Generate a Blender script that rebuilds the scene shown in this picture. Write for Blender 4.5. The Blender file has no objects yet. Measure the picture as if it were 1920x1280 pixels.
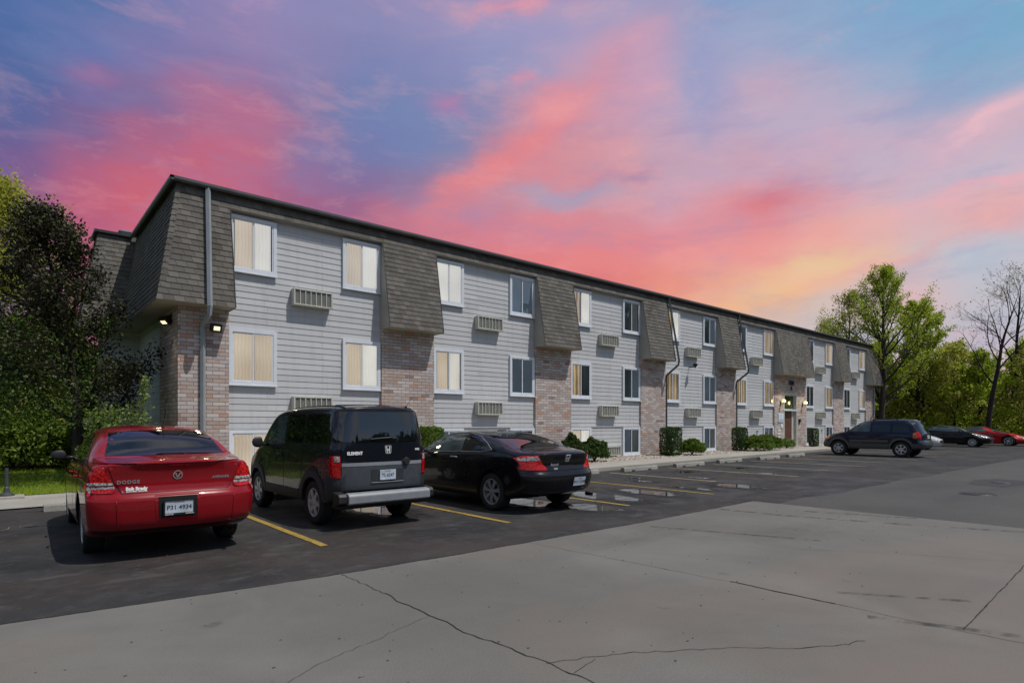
import bpy, bmesh, math, random
from math import sin, cos, pi, radians, atan2, tan, sqrt, exp, floor, hypot
from mathutils import Vector, Matrix, noise
from mathutils.bvhtree import BVHTree
from mathutils.geometry import delaunay_2d_cdt

R = random.Random(7)
scn = bpy.context.scene
COL = scn.collection

# ------------------------------------------------------------------ helpers
def link(o, parent=None):
    COL.objects.link(o)
    if parent is not None: o.parent = parent
    return o

def tag(o, label=None, cat=None, group=None, kind=None):
    if label: o['label'] = label
    if cat: o['category'] = cat
    if group: o['group'] = group
    if kind: o['kind'] = kind
    return o

def empty(name, loc=(0, 0, 0), rz=0.0, label=None, cat=None, group=None):
    o = bpy.data.objects.new(name, None)
    o.location = loc; o.rotation_euler = (0, 0, rz); o.empty_display_size = .2
    link(o)
    return tag(o, label, cat, group)

def copy_tree(o, parent=None):
    c = o.copy(); COL.objects.link(c); c.parent = parent
    for ch in list(o.children): copy_tree(ch, c)
    return c

class MB:
    """collects faces, becomes ONE mesh object"""
    def __init__(s): s.v = []; s.f = []; s.m = []
    def quad(s, a, b, c, d, m=0):
        i = len(s.v); s.v += [tuple(a), tuple(b), tuple(c), tuple(d)]; s.f.append((i, i+1, i+2, i+3)); s.m.append(m)
    def tri(s, a, b, c, m=0):
        i = len(s.v); s.v += [tuple(a), tuple(b), tuple(c)]; s.f.append((i, i+1, i+2)); s.m.append(m)
    def poly(s, pts, m=0):
        i = len(s.v); s.v += [tuple(p) for p in pts]; s.f.append(tuple(range(i, i+len(pts)))); s.m.append(m)
    def box(s, x0, y0, z0, x1, y1, z1, m=0):
        i = len(s.v)
        s.v += [(x0,y0,z0),(x1,y0,z0),(x1,y1,z0),(x0,y1,z0),(x0,y0,z1),(x1,y0,z1),(x1,y1,z1),(x0,y1,z1)]
        for f in ((0,3,2,1),(4,5,6,7),(0,1,5,4),(1,2,6,5),(2,3,7,6),(3,0,4,7)):
            s.f.append(tuple(i+k for k in f)); s.m.append(m)
        return s
    def obox(s, M, sx, sy, sz, m=0):
        i = len(s.v)
        for p in ((-1,-1,-1),(1,-1,-1),(1,1,-1),(-1,1,-1),(-1,-1,1),(1,-1,1),(1,1,1),(-1,1,1)):
            s.v.append(tuple(M @ Vector((p[0]*sx/2, p[1]*sy/2, p[2]*sz/2))))
        for f in ((0,3,2,1),(4,5,6,7),(0,1,5,4),(1,2,6,5),(2,3,7,6),(3,0,4,7)):
            s.f.append(tuple(i+k for k in f)); s.m.append(m)
        return s
    def prism(s, pts, axis, a0, a1, m=0):
        """pts: 2D outline in the two other axes, extruded along axis"""
        def P(p, a):
            return {0: (a, p[0], p[1]), 1: (p[0], a, p[1]), 2: (p[0], p[1], a)}[axis]
        n = len(pts); i = len(s.v)
        s.v += [P(p, a0) for p in pts] + [P(p, a1) for p in pts]
        s.f.append(tuple(i+k for k in range(n))[::-1]); s.m.append(m)
        s.f.append(tuple(i+n+k for k in range(n))); s.m.append(m)
        for k in range(n):
            s.f.append((i+k, i+(k+1) % n, i+n+(k+1) % n, i+n+k)); s.m.append(m)
        return s
    def tube(s, pts, rad, seg=8, m=0, cap=True):
        """tapered tube through pts; rad number or list"""
        n = len(pts); P = [Vector(p) for p in pts]
        if not isinstance(rad, (list, tuple)): rad = [rad]*n
        base = len(s.v); ref = None
        for k in range(n):
            t = (P[min(k+1, n-1)]-P[max(k-1, 0)])
            if t.length < 1e-9: t = Vector((0, 0, 1))
            t.normalize()
            if ref is None:
                ref = Vector((1, 0, 0)) if abs(t.x) < .9 else Vector((0, 1, 0))
            u = (ref - t*ref.dot(t))
            if u.length < 1e-4: u = t.orthogonal()
            u.normalize(); ref = u; w = t.cross(u)
            for j in range(seg):
                a = 2*pi*j/seg
                s.v.append(tuple(P[k]+(u*cos(a)+w*sin(a))*rad[k]))
        for k in range(n-1):
            for j in range(seg):
                a = base+k*seg+j; b = base+k*seg+(j+1) % seg
                s.f.append((a, b, b+seg, a+seg)); s.m.append(m)
        if cap:
            s.f.append(tuple(base+j for j in range(seg))[::-1]); s.m.append(m)
            s.f.append(tuple(base+(n-1)*seg+j for j in range(seg))); s.m.append(m)
        return s
    def lathe(s, prof, c, axis=2, seg=24, m=0, close=False):
        """prof list of (r, h) about axis through c"""
        base = len(s.v); n = len(prof)
        for (r, h) in prof:
            for j in range(seg):
                a = 2*pi*j/seg; p = [0, 0, 0]
                u, w = [(1, 2), (2, 0), (0, 1)][axis]
                p[axis] = h; p[u] = r*cos(a); p[w] = r*sin(a)
                s.v.append((c[0]+p[0], c[1]+p[1], c[2]+p[2]))
        for k in range(n-1 if not close else n):
            k2 = (k+1) % n
            for j in range(seg):
                a = base+k*seg+j; b = base+k*seg+(j+1) % seg
                s.f.append((a, b, base+k2*seg+(j+1) % seg, base+k2*seg+j)); s.m.append(m)
        return s
    def build(s, name, mats, parent=None, smooth=False, sharp=None, loc=None, bevel=0):
        me = bpy.data.meshes.new(name)
        me.from_pydata(s.v, [], s.f)
        if not isinstance(mats, (list, tuple)): mats = [mats]
        for m in mats: me.materials.append(m)
        me.polygons.foreach_set('material_index', s.m)
        if smooth:
            me.polygons.foreach_set('use_smooth', [True]*len(s.f))
            if sharp is not None: me.set_sharp_from_angle(angle=radians(sharp))
        me.update()
        o = link(bpy.data.objects.new(name, me), parent)
        if loc: o.location = loc
        if bevel:
            b = o.modifiers.new('b', 'BEVEL'); b.width = bevel; b.segments = 2; b.limit_method = 'ANGLE'; b.angle_limit = radians(40)
            b.harden_normals = False
        return o

def tri_text(name, body, size, mat, parent=None, M=None, extrude=.002, align='CENTER', shear=0, bold=0.0, spacing=1.0):
    """text as a mesh object (lettering built with the built-in font)"""
    cu = bpy.data.curves.new(name, 'FONT'); cu.body = body; cu.size = size; cu.align_x = align; cu.align_y = 'CENTER'
    cu.extrude = extrude; cu.shear = shear; cu.offset = bold; cu.space_character = spacing; cu.resolution_u = 3
    t = bpy.data.objects.new(name, cu); COL.objects.link(t)
    dg = bpy.context.evaluated_depsgraph_get(); dg.update()
    me = bpy.data.meshes.new_from_object(t.evaluated_get(dg))
    bpy.data.objects.remove(t); bpy.data.curves.remove(cu)
    me.name = name
    me.materials.clear(); me.materials.append(mat)
    if M is not None: me.transform(M)
    return link(bpy.data.objects.new(name, me), parent)

# ------------------------------------------------------------------ materials
def srgb(r, g, b):
    f = lambda c: ((c/255+.055)/1.055)**2.4 if c/255 > .04045 else c/255/12.92
    return (f(r), f(g), f(b), 1)

class NT:
    def __init__(s, tree): s.t = tree; s.n = tree.nodes; s.l = tree.links
    def new(s, typ, **kw):
        n = s.n.new(typ)
        for k, v in kw.items(): setattr(n, k, v)
        return n
    def put(s, sock, v):
        if isinstance(v, bpy.types.NodeSocket): s.l.new(v, sock)
        elif v is not None: sock.default_value = v
    def math(s, op, a, b=None, c=None, clamp=False):
        n = s.new('ShaderNodeMath', operation=op, use_clamp=clamp)
        s.put(n.inputs[0], a)
        if b is not None: s.put(n.inputs[1], b)
        if c is not None: s.put(n.inputs[2], c)
        return n.outputs[0]
    def mix(s, f, a, b, blend='MIX'):
        n = s.new('ShaderNodeMix', data_type='RGBA', blend_type=blend)
        s.put(n.inputs[0], f); s.put(n.inputs[6], a); s.put(n.inputs[7], b)
        return n.outputs[2]
    def noise(s, vec, scale, detail=4, rough=.55, dist=0.0, dim='3D'):
        n = s.new('ShaderNodeTexNoise', noise_dimensions=dim)
        if vec is not None: s.l.new(vec, n.inputs['Vector'])
        n.inputs['Scale'].default_value = scale; n.inputs['Detail'].default_value = detail
        n.inputs['Roughness'].default_value = rough; n.inputs['Distortion'].default_value = dist
        return n.outputs[0]
    def ramp(s, f, stops, interp='LINEAR'):
        n = s.new('ShaderNodeValToRGB'); cr = n.color_ramp; cr.interpolation = interp
        while len(cr.elements) > 1: cr.elements.remove(cr.elements[-1])
        cr.elements[0].position = stops[0][0]; cr.elements[0].color = stops[0][1]
        for p, c in stops[1:]:
            e = cr.elements.new(p); e.color = c
        s.put(n.inputs[0], f); return n.outputs[0]
    def mapr(s, v, a, b, c, d):
        n = s.new('ShaderNodeMapRange'); s.put(n.inputs[0], v)
        for i, x in enumerate((a, b, c, d)): n.inputs[i+1].default_value = x
        return n.outputs[0]
    def comb(s, x, y, z):
        n = s.new('ShaderNodeCombineXYZ'); s.put(n.inputs[0], x); s.put(n.inputs[1], y); s.put(n.inputs[2], z); return n.outputs[0]
    def sep(s, v):
        n = s.new('ShaderNodeSeparateXYZ'); s.l.new(v, n.inputs[0]); return n.outputs
    def scale(s, v, sc):
        n = s.new('ShaderNodeMapping'); s.l.new(v, n.inputs[0]); n.inputs['Scale'].default_value = sc; return n.outputs[0]
    def obj(s): return s.new('ShaderNodeTexCoord').outputs['Object']
    def bump(s, h, strength=.3, dist=.02):
        n = s.new('ShaderNodeBump'); n.inputs['Strength'].default_value = strength; n.inputs['Distance'].default_value = dist
        s.l.new(h, n.inputs['Height']); return n.outputs[0]

def mat(name, base=(.5, .5, .5, 1), rough=.6, metal=0, coat=0, spec=.5, emit=None, es=0):
    m = bpy.data.materials.new(name); m.use_nodes = True
    t = NT(m.node_tree); b = t.n['Principled BSDF']
    b.inputs['Base Color'].default_value = base; b.inputs['Roughness'].default_value = rough
    b.inputs['Metallic'].default_value = metal; b.inputs['Coat Weight'].default_value = coat
    b.inputs['Coat Roughness'].default_value = .03
    b.inputs['Specular IOR Level'].default_value = spec
    if emit: b.inputs['Emission Color'].default_value = emit; b.inputs['Emission Strength'].default_value = es
    m['b'] = 0
    return m, t, b

def simple(name, base, rough=.6, vary=.12, scale=8, bump=0.0, **kw):
    """paint/plastic/metal with a little procedural unevenness"""
    m, t, b = mat(name, base, rough, **kw)
    o = t.obj(); n = t.noise(o, scale, 5)
    dark = tuple(c*(1-vary) for c in base[:3])+(1,); light = tuple(min(1, c*(1+vary)) for c in base[:3])+(1,)
    t.l.new(t.ramp(n, [(.3, dark), (.7, light)]), b.inputs['Base Color'])
    t.l.new(t.mapr(n, .3, .7, max(0.0, rough-.05), min(1, rough+.08)), b.inputs['Roughness'])
    if bump: t.l.new(t.bump(t.noise(o, scale*6, 3), bump, .005), b.inputs['Normal'])
    return m

M = {}
M['siding'] = simple('siding_paint', (.50, .50, .505, 1), .55, .05, 3)
def siding_mat():
    m, t, b = mat('siding_boards', rough=.55)
    o = t.sep(t.obj()); sh = t.comb(t.math('MULTIPLY', o[0], 1), o[1], t.math('SUBTRACT', o[2], .05))
    val, c, fu, fv, row = cells(t, 3.66, .168, .43, t.sep(sh))
    base = t.ramp(val, [(0, (.455,.46,.468,1)), (.5, (.49,.495,.503,1)), (1, (.53,.535,.543,1))])
    joint = t.math('LESS_THAN', t.math('MINIMUM', fu, t.math('SUBTRACT', 1, fu)), .0011)
    base = t.mix(t.math('MULTIPLY', joint, .7), base, (.10,.10,.10,1))
    st = t.noise(t.scale(t.obj(), (5, 5, .35)), 1.4, 5, .6)
    base = t.mix(t.mapr(st, .50, .74, 0, .30), base, (.27,.265,.25,1))
    dz = t.math('MULTIPLY', t.mapr(o[2], .6, .05, 0, .45), t.mapr(t.noise(t.obj(), 3, 4), .35, .65, .3, 1))
    base = t.mix(dz, base, (.24,.22,.19,1))
    t.l.new(base, b.inputs['Base Color'])
    t.l.new(t.bump(t.noise(t.scale(t.obj(), (.6, 1, 30)), 6, 3), .10, .004), b.inputs['Normal'])
    return m
M['trim'] = simple('white_trim', (.66, .69, .74, 1), .4, .05, 4)
M['cheek'] = simple('beige_cladding', (.30, .29, .265, 1), .7, .1, 2)
M['soffit'] = simple('soffit_board', (.30, .27, .20, 1), .7, .12, 3)
M['fascia'] = simple('dark_gutter', (.035, .036, .037, 1), .35, .2, 3)
M['spout_dark'] = simple('dark_downspout', (.05, .055, .055, 1), .4, .2, 3)
M['spout_grey'] = simple('grey_downspout', (.27, .30, .32, 1), .4, .08, 3)
M['ac_case'] = simple('air_conditioner_paint', (.47, .47, .42, 1), .5, .1, 5)
M['ac_dark'] = simple('air_conditioner_coil', (.06, .06, .055, 1), .6, .3, 40)
M['black'] = simple('black_metal', (.012, .012, .012, 1), .45, .2, 10)
M['door'] = simple('brown_door_paint', (.11, .045, .03, 1), .5, .15, 3)
M['roof_top'] = simple('roof_membrane', (.06, .06, .06, 1), .9, .2, 2)
M['number'] = simple('black_numerals', (.01, .01, .01, 1), .5, .1, 10)
M['sign'] = simple('white_sign', (.72, .78, .84, 1), .4, .05, 10)
M['sign_ink'] = simple('sign_ink', (.08, .12, .22, 1), .5, .1, 10)
M['chrome'] = simple('chrome', (.75, .76, .78, 1), .12, .04, 20, metal=1)
M['lampglow'] = mat('warm_lamp', (1, .85, .5, 1), .3, emit=(1, .78, .40, 1), es=1.3)[0]
M['floodglow'] = mat('flood_lamp', (1, .9, .6, 1), .3, emit=(1, .86, .5, 1), es=1.6)[0]

def cells(t, w, h, stagger, vec=None):
    """returns cell random colour value(s), and distance-to-joint mask for a running bond on (x+y, z)"""
    o = vec or t.sep(t.obj())
    u = t.math('ADD', o[0], o[1]); v = o[2]
    row = t.math('FLOOR', t.math('DIVIDE', v, h))
    par = t.math('MULTIPLY', t.math('FLOORED_MODULO', row, 2), stagger*w)
    uu = t.math('DIVIDE', t.math('ADD', u, par), w)
    col = t.math('FLOOR', uu)
    fu = t.math('SUBTRACT', uu, col); fv = t.math('FRACT', t.math('DIVIDE', v, h))
    wn = t.new('ShaderNodeTexWhiteNoise', noise_dimensions='2D')
    t.l.new(t.comb(col, row, 0), wn.inputs['Vector'])
    return wn.outputs['Value'], wn.outputs['Color'], fu, fv, row

def o_z(t): return t.sep(t.obj())[2]
def brick_mat():
    m, t, b = mat('brick', rough=.85)
    val, c, fu, fv, row = cells(t, .30, .10, .5)
    S = srgb
    base = t.ramp(val, [(0, S(162,146,137)), (.16, S(164,154,152)), (.32, S(182,174,170)), (.48, S(170,150,138)),
                        (.60, S(190,180,174)), (.76, S(160,136,121)), (.84, S(172,164,162)), (.93, S(176,130,104)), (.97, S(124,100,94))], 'CONSTANT')
    o = t.obj(); n = t.noise(o, 28, 4, .7)
    base = t.mix(t.mapr(n, .35, .7, 0, .35), base, S(206,192,186))
    spk = t.noise(o, 90, 2)
    base = t.mix(t.math('GREATER_THAN', spk, .68), base, S(96,62,56))
    eu = t.math('MINIMUM', fu, t.math('SUBTRACT', 1, fu)); ev = t.math('MINIMUM', fv, t.math('SUBTRACT', 1, fv))
    wob = t.math('MULTIPLY', t.math('SUBTRACT', t.noise(o, 60, 2), .5), .03)
    mu = t.math('LESS_THAN', t.math('ADD', eu, wob), .018); mv = t.math('LESS_THAN', t.math('ADD', ev, wob), .06)
    mort = t.math('MAXIMUM', mu, mv)
    base = t.mix(mort, base, S(92, 84, 80))
    t.l.new(base, b.inputs['Base Color'])
    gz = t.math('MULTIPLY', t.mapr(o_z(t), .9, .0, 0, .5), t.mapr(t.noise(o, 4, 4), .35, .65, .2, 1))
    t.l.new(t.mix(gz, base, S(92, 84, 74)), b.inputs['Base Color'])
    hgt = t.math('ADD', t.math('SUBTRACT', 1, mort), t.math('MULTIPLY', n, .4))
    t.l.new(t.bump(hgt, .6, .01), b.inputs['Normal'])
    return m
M['brick'] = brick_mat(); M['siding'] = siding_mat()

def shingle_mat():
    m, t, b = mat('asphalt_shingle', rough=.95)
    val, c, fu, fv, row = cells(t, .235, .15, .37)
    S = srgb
    base = t.ramp(val, [(0, S(84,79,73)), (.2, S(96,92,85)), (.38, S(104,100,92)), (.52, S(89,85,79)), (.66, S(111,106,99)), (.78, S(79,74,68)), (.9, S(99,94,86))], 'CONSTANT')
    o = t.obj()
    base = t.mix(t.mapr(t.noise(o, 160, 2, .7), .35, .65, 0, .5), base, S(82,78,72))
    base = t.mix(t.mapr(t.noise(o, .7, 3), .35, .7, 0, .25), base, S(126,124,122))
    eu = t.math('MINIMUM', fu, t.math('SUBTRACT', 1, fu))
    tab = t.math('MULTIPLY', t.math('LESS_THAN', eu, .03), t.math('LESS_THAN', fv, .8))
    base = t.mix(t.math('MULTIPLY', tab, .75), base, S(45,43,40))
    t.l.new(base, b.inputs['Base Color'])
    wn2 = t.math('ADD', val, t.math('MULTIPLY', t.noise(o, 120, 2), .4))
    t.l.new(t.bump(wn2, .35, .012), b.inputs['Normal'])
    return m
M['shingle'] = shingle_mat()

def pane_mat():
    m = bpy.data.materials.new('window_glass'); m.use_nodes = True; t = NT(m.node_tree)
    for n in list(t.n): t.n.remove(n)
    out = t.new('ShaderNodeOutputMaterial'); g = t.new('ShaderNodeBsdfGlossy'); tr = t.new('ShaderNodeBsdfTransparent')
    g.inputs['Roughness'].default_value = .02; g.inputs['Color'].default_value = (.9, .95, 1, 1); tr.inputs[0].default_value = (.86, .9, .9, 1)
    lw = t.new('ShaderNodeFresnel'); lw.inputs[0].default_value = 1.7
    n = t.noise(t.obj(), 1.3, 2); t.l.new(t.bump(n, .12, .03), g.inputs['Normal'])
    mx = t.new('ShaderNodeMixShader'); t.l.new(t.math('ADD', lw.outputs[0], .04), mx.inputs[0]); t.l.new(tr.outputs[0], mx.inputs[1]); t.l.new(g.outputs[0], mx.inputs[2])
    t.l.new(mx.outputs[0], out.inputs[0]); return m
M['pane'] = pane_mat()

def curtain_mat(name, c0, c1, es, pitch=.09, fa=.05):
    m, t, b = mat(name, c0, .8)
    o = t.sep(t.obj())
    fold_shade = t.math('SINE', t.math('MULTIPLY', t.math('ADD', o[0], t.math('MULTIPLY', t.noise(t.obj(), 1.5, 2), .15)), 2*pi/pitch))  # pleat shading put into the colour as light and dark stripes
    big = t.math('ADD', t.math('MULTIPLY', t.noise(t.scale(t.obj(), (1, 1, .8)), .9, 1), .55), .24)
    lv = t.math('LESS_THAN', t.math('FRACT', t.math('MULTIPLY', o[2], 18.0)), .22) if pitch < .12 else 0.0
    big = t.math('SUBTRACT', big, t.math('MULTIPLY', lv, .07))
    f = t.math('ADD', t.math('MULTIPLY', fold_shade, fa), big)
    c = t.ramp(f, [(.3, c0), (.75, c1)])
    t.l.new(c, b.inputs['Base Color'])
    if es:
        t.l.new(c, b.inputs['Emission Color']); b.inputs['Emission Strength'].default_value = es  # glow added in the blind's own colour, faintly on unlit ones
    return m
S = srgb
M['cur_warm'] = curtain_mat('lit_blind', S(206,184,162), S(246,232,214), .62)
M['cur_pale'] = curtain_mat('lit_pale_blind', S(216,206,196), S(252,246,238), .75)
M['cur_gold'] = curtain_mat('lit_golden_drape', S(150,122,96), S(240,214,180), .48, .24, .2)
M['cur_grey'] = curtain_mat('grey_blind', S(158,168,182), S(204,212,222), .07, .10)
M['cur_dark'] = curtain_mat('dark_room_drape', S(84,90,98), S(176,178,182), .04, .30)
M['cur_white'] = curtain_mat('white_drape', S(150,150,150), S(225,222,216), .05, .18)
M['room_shade'] = simple('unlit_room_shade', (.02, .022, .026, 1), .9, .4, 2)

def ground_mat(name, stops, scale, fine, bump=.3, rough=.9, blotch=None, spec=.3, wet=None):
    m, t, b = mat(name, rough=rough, spec=spec)
    o = t.obj()
    a = t.noise(o, scale, 6, .6); c = t.ramp(a, stops)
    f = t.noise(o, fine, 3, .7)
    c = t.mix(t.mapr(f, .35, .65, 0, .55), c, t.mix(1.0, c, (.45, .45, .45, 1), 'MULTIPLY'))
    g = t.noise(o, fine*2.3, 2, .6)
    c = t.mix(t.mapr(g, .62, .72, 0, .5), c, t.mix(1.0, c, (2.6, 2.6, 2.6, 1), 'MULTIPLY'))
    if blotch:
        for (col, sc, lo, hi, amt, off) in blotch:
            mp = t.new('ShaderNodeMapping'); t.l.new(o, mp.inputs[0]); mp.inputs['Location'].default_value = off; mp.inputs['Scale'].default_value = sc
            k = t.noise(mp.outputs[0], 1.0, 5, .6, .4)
            c = t.mix(t.mapr(k, lo, hi, 0, amt), c, col)
    t.l.new(c, b.inputs['Base Color'])
    if wet:
        k = t.noise(o, wet, 4, .6); t.l.new(t.mapr(k, .45, .7, rough, rough*.55), b.inputs['Roughness'])
    t.l.new(t.bump(t.math('ADD', f, g), bump, .006), b.inputs['Normal'])
    return m
M['asphalt'] = ground_mat('asphalt', [(.3, (.022,.022,.023,1)), (.5, (.034,.0337,.034,1)), (.7, (.058,.056,.055,1))], .8, 75, .8, .8,
    blotch=[((.060,.038,.030,1), (.16,.5,1), .46, .66, .5, (3,1,0)), ((.050,.048,.046,1), (2.5,2.5,1), .50, .62, .6, (8,1,0)), ((.012,.013,.016,1), (.5,.9,1), .54, .66, .7, (9,4,0)), ((.095,.094,.092,1), (1.3,2.8,1), .585, .66, .40, (1,7,0)), ((.085,.080,.075,1), (8,8,1), .58, .68, .38, (4,7,0)), ((.012,.012,.012,1), (6,6,1), .60, .70, .5, (14,7,0))], wet=.4)
M['asphalt_old'] = ground_mat('worn_asphalt', [(.3, (.062,.060,.057,1)), (.7, (.094,.090,.084,1))], .4, 60, .3, .85,
    blotch=[((.04,.042,.05,1), (.1,.6,1), .5, .7, .5, (3,1,0))])
M['concrete'] = ground_mat('concrete', [(.3, (.124,.119,.107,1)), (.5, (.148,.142,.128,1)), (.7, (.180,.172,.154,1))], .35, 95, .12, .85,
    blotch=[((.165,.132,.114,1), (.25,.4,1), .46, .66, .6, (5,2,0)), ((.19,.185,.165,1), (.5,.35,1), .52, .70, .4, (15,2,0)), ((.11,.108,.103,1), (.12,.9,1), .56, .7, .45, (2,8,0)), ((.07,.066,.06,1), (3,3,1), .68, .74, .6, (2,8,0)), ((.02,.018,.016,1), (11,11,1), .765, .785, .9, (4,4,0))])
M['walk'] = ground_mat('sidewalk_concrete', [(.3, (.30,.285,.25,1)), (.7, (.42,.395,.345,1))], .8, 60, .15)
M['stop'] = ground_mat('wheel_stop_concrete', [(.3, (.24,.23,.20,1)), (.7, (.34,.33,.30,1))], 2, 50, .3)
M['grass'] = ground_mat('lawn', [(.3, (.045,.10,.012,1)), (.7, (.09,.16,.02,1))], .9, 120, .8, .9)
M['soil'] = ground_mat('woodland_floor', [(.3, (.02,.035,.008,1)), (.7, (.05,.07,.02,1))], .5, 30, .6, .95)
M['gravel_bed'] = ground_mat('gravel_bed', [(.3, (.28,.24,.19,1)), (.7, (.52,.46,.38,1))], 3, 22, .8, .9)

def stripe_mat(name, c):
    m = bpy.data.materials.new(name); m.use_nodes = True; t = NT(m.node_tree); b = t.n['Principled BSDF']; b.inputs['Roughness'].default_value = .7
    o = t.obj(); t.l.new(t.ramp(t.noise(o, 30, 3), [(.3, tuple(x*.7 for x in c[:3])+(1,)), (.6, c)]), b.inputs['Base Color'])
    t.l.new(t.math('GREATER_THAN', t.math('ADD', t.noise(o, 45, 4, .75), t.math('MULTIPLY', t.noise(o, 1.5, 2), .5)), .62), b.inputs['Alpha'])
    return m
M['yellow'] = stripe_mat('worn_yellow_paint', (.36, .235, .04, 1))
M['cream'] = stripe_mat('faded_paint', (.40, .34, .20, 1))
M['crack'] = simple('crack_dirt', (.016, .015, .013, 1), .95, .4, 40)
M['crack_soft'] = stripe_mat('hairline', (.045, .043, .04, 1))
def water_mat():
    m, t, b = mat('puddle_water', (.012, .012, .013, 1), .02, spec=1.0)
    b.inputs['IOR'].default_value = 1.6
    t.l.new(t.bump(t.noise(t.obj(), 3, 2), .03, .01), b.inputs['Normal'])
    return m
M['water'] = water_mat()
def damp_mat():
    m = bpy.data.materials.new('damp_asphalt'); m.use_nodes = True; t = NT(m.node_tree); b = t.n['Principled BSDF']; b.inputs['Roughness'].default_value = .35
    b.inputs['Base Color'].default_value = (.012, .011, .011, 1)
    g = t.new('ShaderNodeAttribute'); g.attribute_name = 'edge'
    k = t.math('MULTIPLY', g.outputs['Fac'], t.mapr(t.noise(t.obj(), 6, 5, .7), .30, .62, 0, 1.1), clamp=True)
    t.l.new(t.math('MULTIPLY', k, .8), b.inputs['Alpha']); return m
M['damp'] = damp_mat()
def stain_mat():
    m = bpy.data.materials.new('old_stain'); m.use_nodes = True; t = NT(m.node_tree); b = t.n['Principled BSDF']; b.inputs['Roughness'].default_value = .75
    b.inputs['Base Color'].default_value = (.035, .032, .028, 1)
    g = t.new('ShaderNodeAttribute'); g.attribute_name = 'edge'
    t.l.new(t.math('MULTIPLY', g.outputs['Fac'], t.mapr(t.noise(t.obj(), 5, 5, .7), .34, .66, 0, 1), clamp=True), b.inputs['Alpha']); return m
M['stain'] = stain_mat()
def streak_mat():
    m = bpy.data.materials.new('tyre_mark'); m.use_nodes = True; t = NT(m.node_tree); b = t.n['Principled BSDF']; b.inputs['Roughness'].default_value = .8
    b.inputs['Base Color'].default_value = (.045, .044, .043, 1)
    k = t.noise(t.scale(t.obj(), (1, 6, 1)), 1.2, 4, .6)
    t.l.new(t.mapr(k, .4, .7, 0, .6), b.inputs['Alpha']); return m
M['streak'] = streak_mat()

def leaf_mat(name, c0, c1, c2, trans=.3):
    m = bpy.data.materials.new(name); m.use_nodes = True; t = NT(m.node_tree)
    b = t.n['Principled BSDF']; b.inputs['Roughness'].default_value = .55; b.inputs['Specular IOR Level'].default_value = .3
    g = t.new('ShaderNodeNewGeometry')
    big = t.noise(t.obj(), .9, 3)
    f = t.math('ADD', t.math('MULTIPLY', g.outputs['Random Per Island'], .6), t.math('MULTIPLY', big, .45))
    c = t.ramp(f, [(.15, c0), (.5, c1), (.85, c2)])
    t.l.new(c, b.inputs['Base Color'])
    tr = t.new('ShaderNodeBsdfTranslucent'); t.l.new(c, tr.inputs[0])
    mx = t.new('ShaderNodeMixShader'); mx.inputs[0].default_value = trans
    out = t.n['Material Output']; t.l.new(b.outputs[0], mx.inputs[1]); t.l.new(tr.outputs[0], mx.inputs[2]); t.l.new(mx.outputs[0], out.inputs[0])
    return m
M['leaf_purple'] = leaf_mat('purple_green_leaf', (.028,.012,.012,1), (.030,.030,.012,1), (.06,.075,.022,1), .25)
M['leaf_dark'] = leaf_mat('dark_green_leaf', (.018,.035,.008,1), (.045,.085,.013,1), (.12,.19,.03,1))
M['leaf_spring'] = leaf_mat('spring_green_leaf', (.19,.26,.018,1), (.36,.46,.03,1), (.52,.60,.07,1), .5)
M['leaf_yellow'] = leaf_mat('yellow_green_leaf', (.22,.25,.03,1), (.42,.44,.06,1), (.56,.55,.11,1), .5)
M['leaf_olive'] = leaf_mat('olive_leaf', (.15,.18,.026,1), (.28,.31,.045,1), (.42,.38,.09,1), .45)
M['leaf_box'] = leaf_mat('clipped_hedge_leaf', (.018,.036,.006,1), (.04,.078,.012,1), (.085,.14,.022,1), .2)
M['leaf_shrub'] = leaf_mat('shrub_leaf', (.05,.09,.010,1), (.11,.18,.018,1), (.19,.27,.032,1), .35)
M['leaf_light'] = leaf_mat('pale_bush_leaf', (.08,.13,.02,1), (.16,.24,.05,1), (.30,.38,.12,1), .4)
def bark_mat(name, c0, c1):
    m, t, b = mat(name, rough=.95)
    n = t.noise(t.scale(t.obj(), (1, 1, .2)), 14, 5, .6)
    t.l.new(t.ramp(n, [(.3, c0), (.7, c1)]), b.inputs['Base Color']); t.l.new(t.bump(n, .8, .03), b.inputs['Normal']); return m
M['bark'] = bark_mat('bark', (.018,.014,.011,1), (.07,.055,.045,1))
M['bark_dark'] = bark_mat('dark_bark', (.010,.008,.008,1), (.035,.028,.026,1))
# ------------------------------------------------------------------ camera (level, vertical shift like an architectural shot)
HEAD = atan2(950, 1103)
cam = bpy.data.cameras.new('camera'); cam_o = link(bpy.data.objects.new('camera', cam))
cam_o.location = (0, 0, 1.55); cam_o.rotation_euler = (pi/2, 0, -HEAD)
cam.sensor_width = 36; cam.lens = 36*1103/1920; cam.shift_y = (793-640)/1920
cam.clip_start = .05; cam.clip_end = 3000
scn.camera = cam_o
scn.cycles.max_bounces = 6; scn.cycles.diffuse_bounces = 3; scn.cycles.glossy_bounces = 3; scn.cycles.transmission_bounces = 4; scn.cycles.transparent_max_bounces = 8
scn.view_settings.view_transform = 'Standard'; scn.view_settings.look = 'None'
scn.view_settings.exposure = -0.35; scn.view_settings.gamma = 1

# ------------------------------------------------------------------ sun
SUNV = Vector((.58, -1, 2.2)).normalized()
sl = bpy.data.lights.new('sun', 'SUN'); sl.energy = 4.3; sl.angle = radians(.5); sl.color = (1, .96, .90)
so = link(bpy.data.objects.new('sun', sl)); so.location = (20, -20, 40)
so.rotation_euler = (-SUNV).to_track_quat('-Z', 'Y').to_euler()

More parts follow.
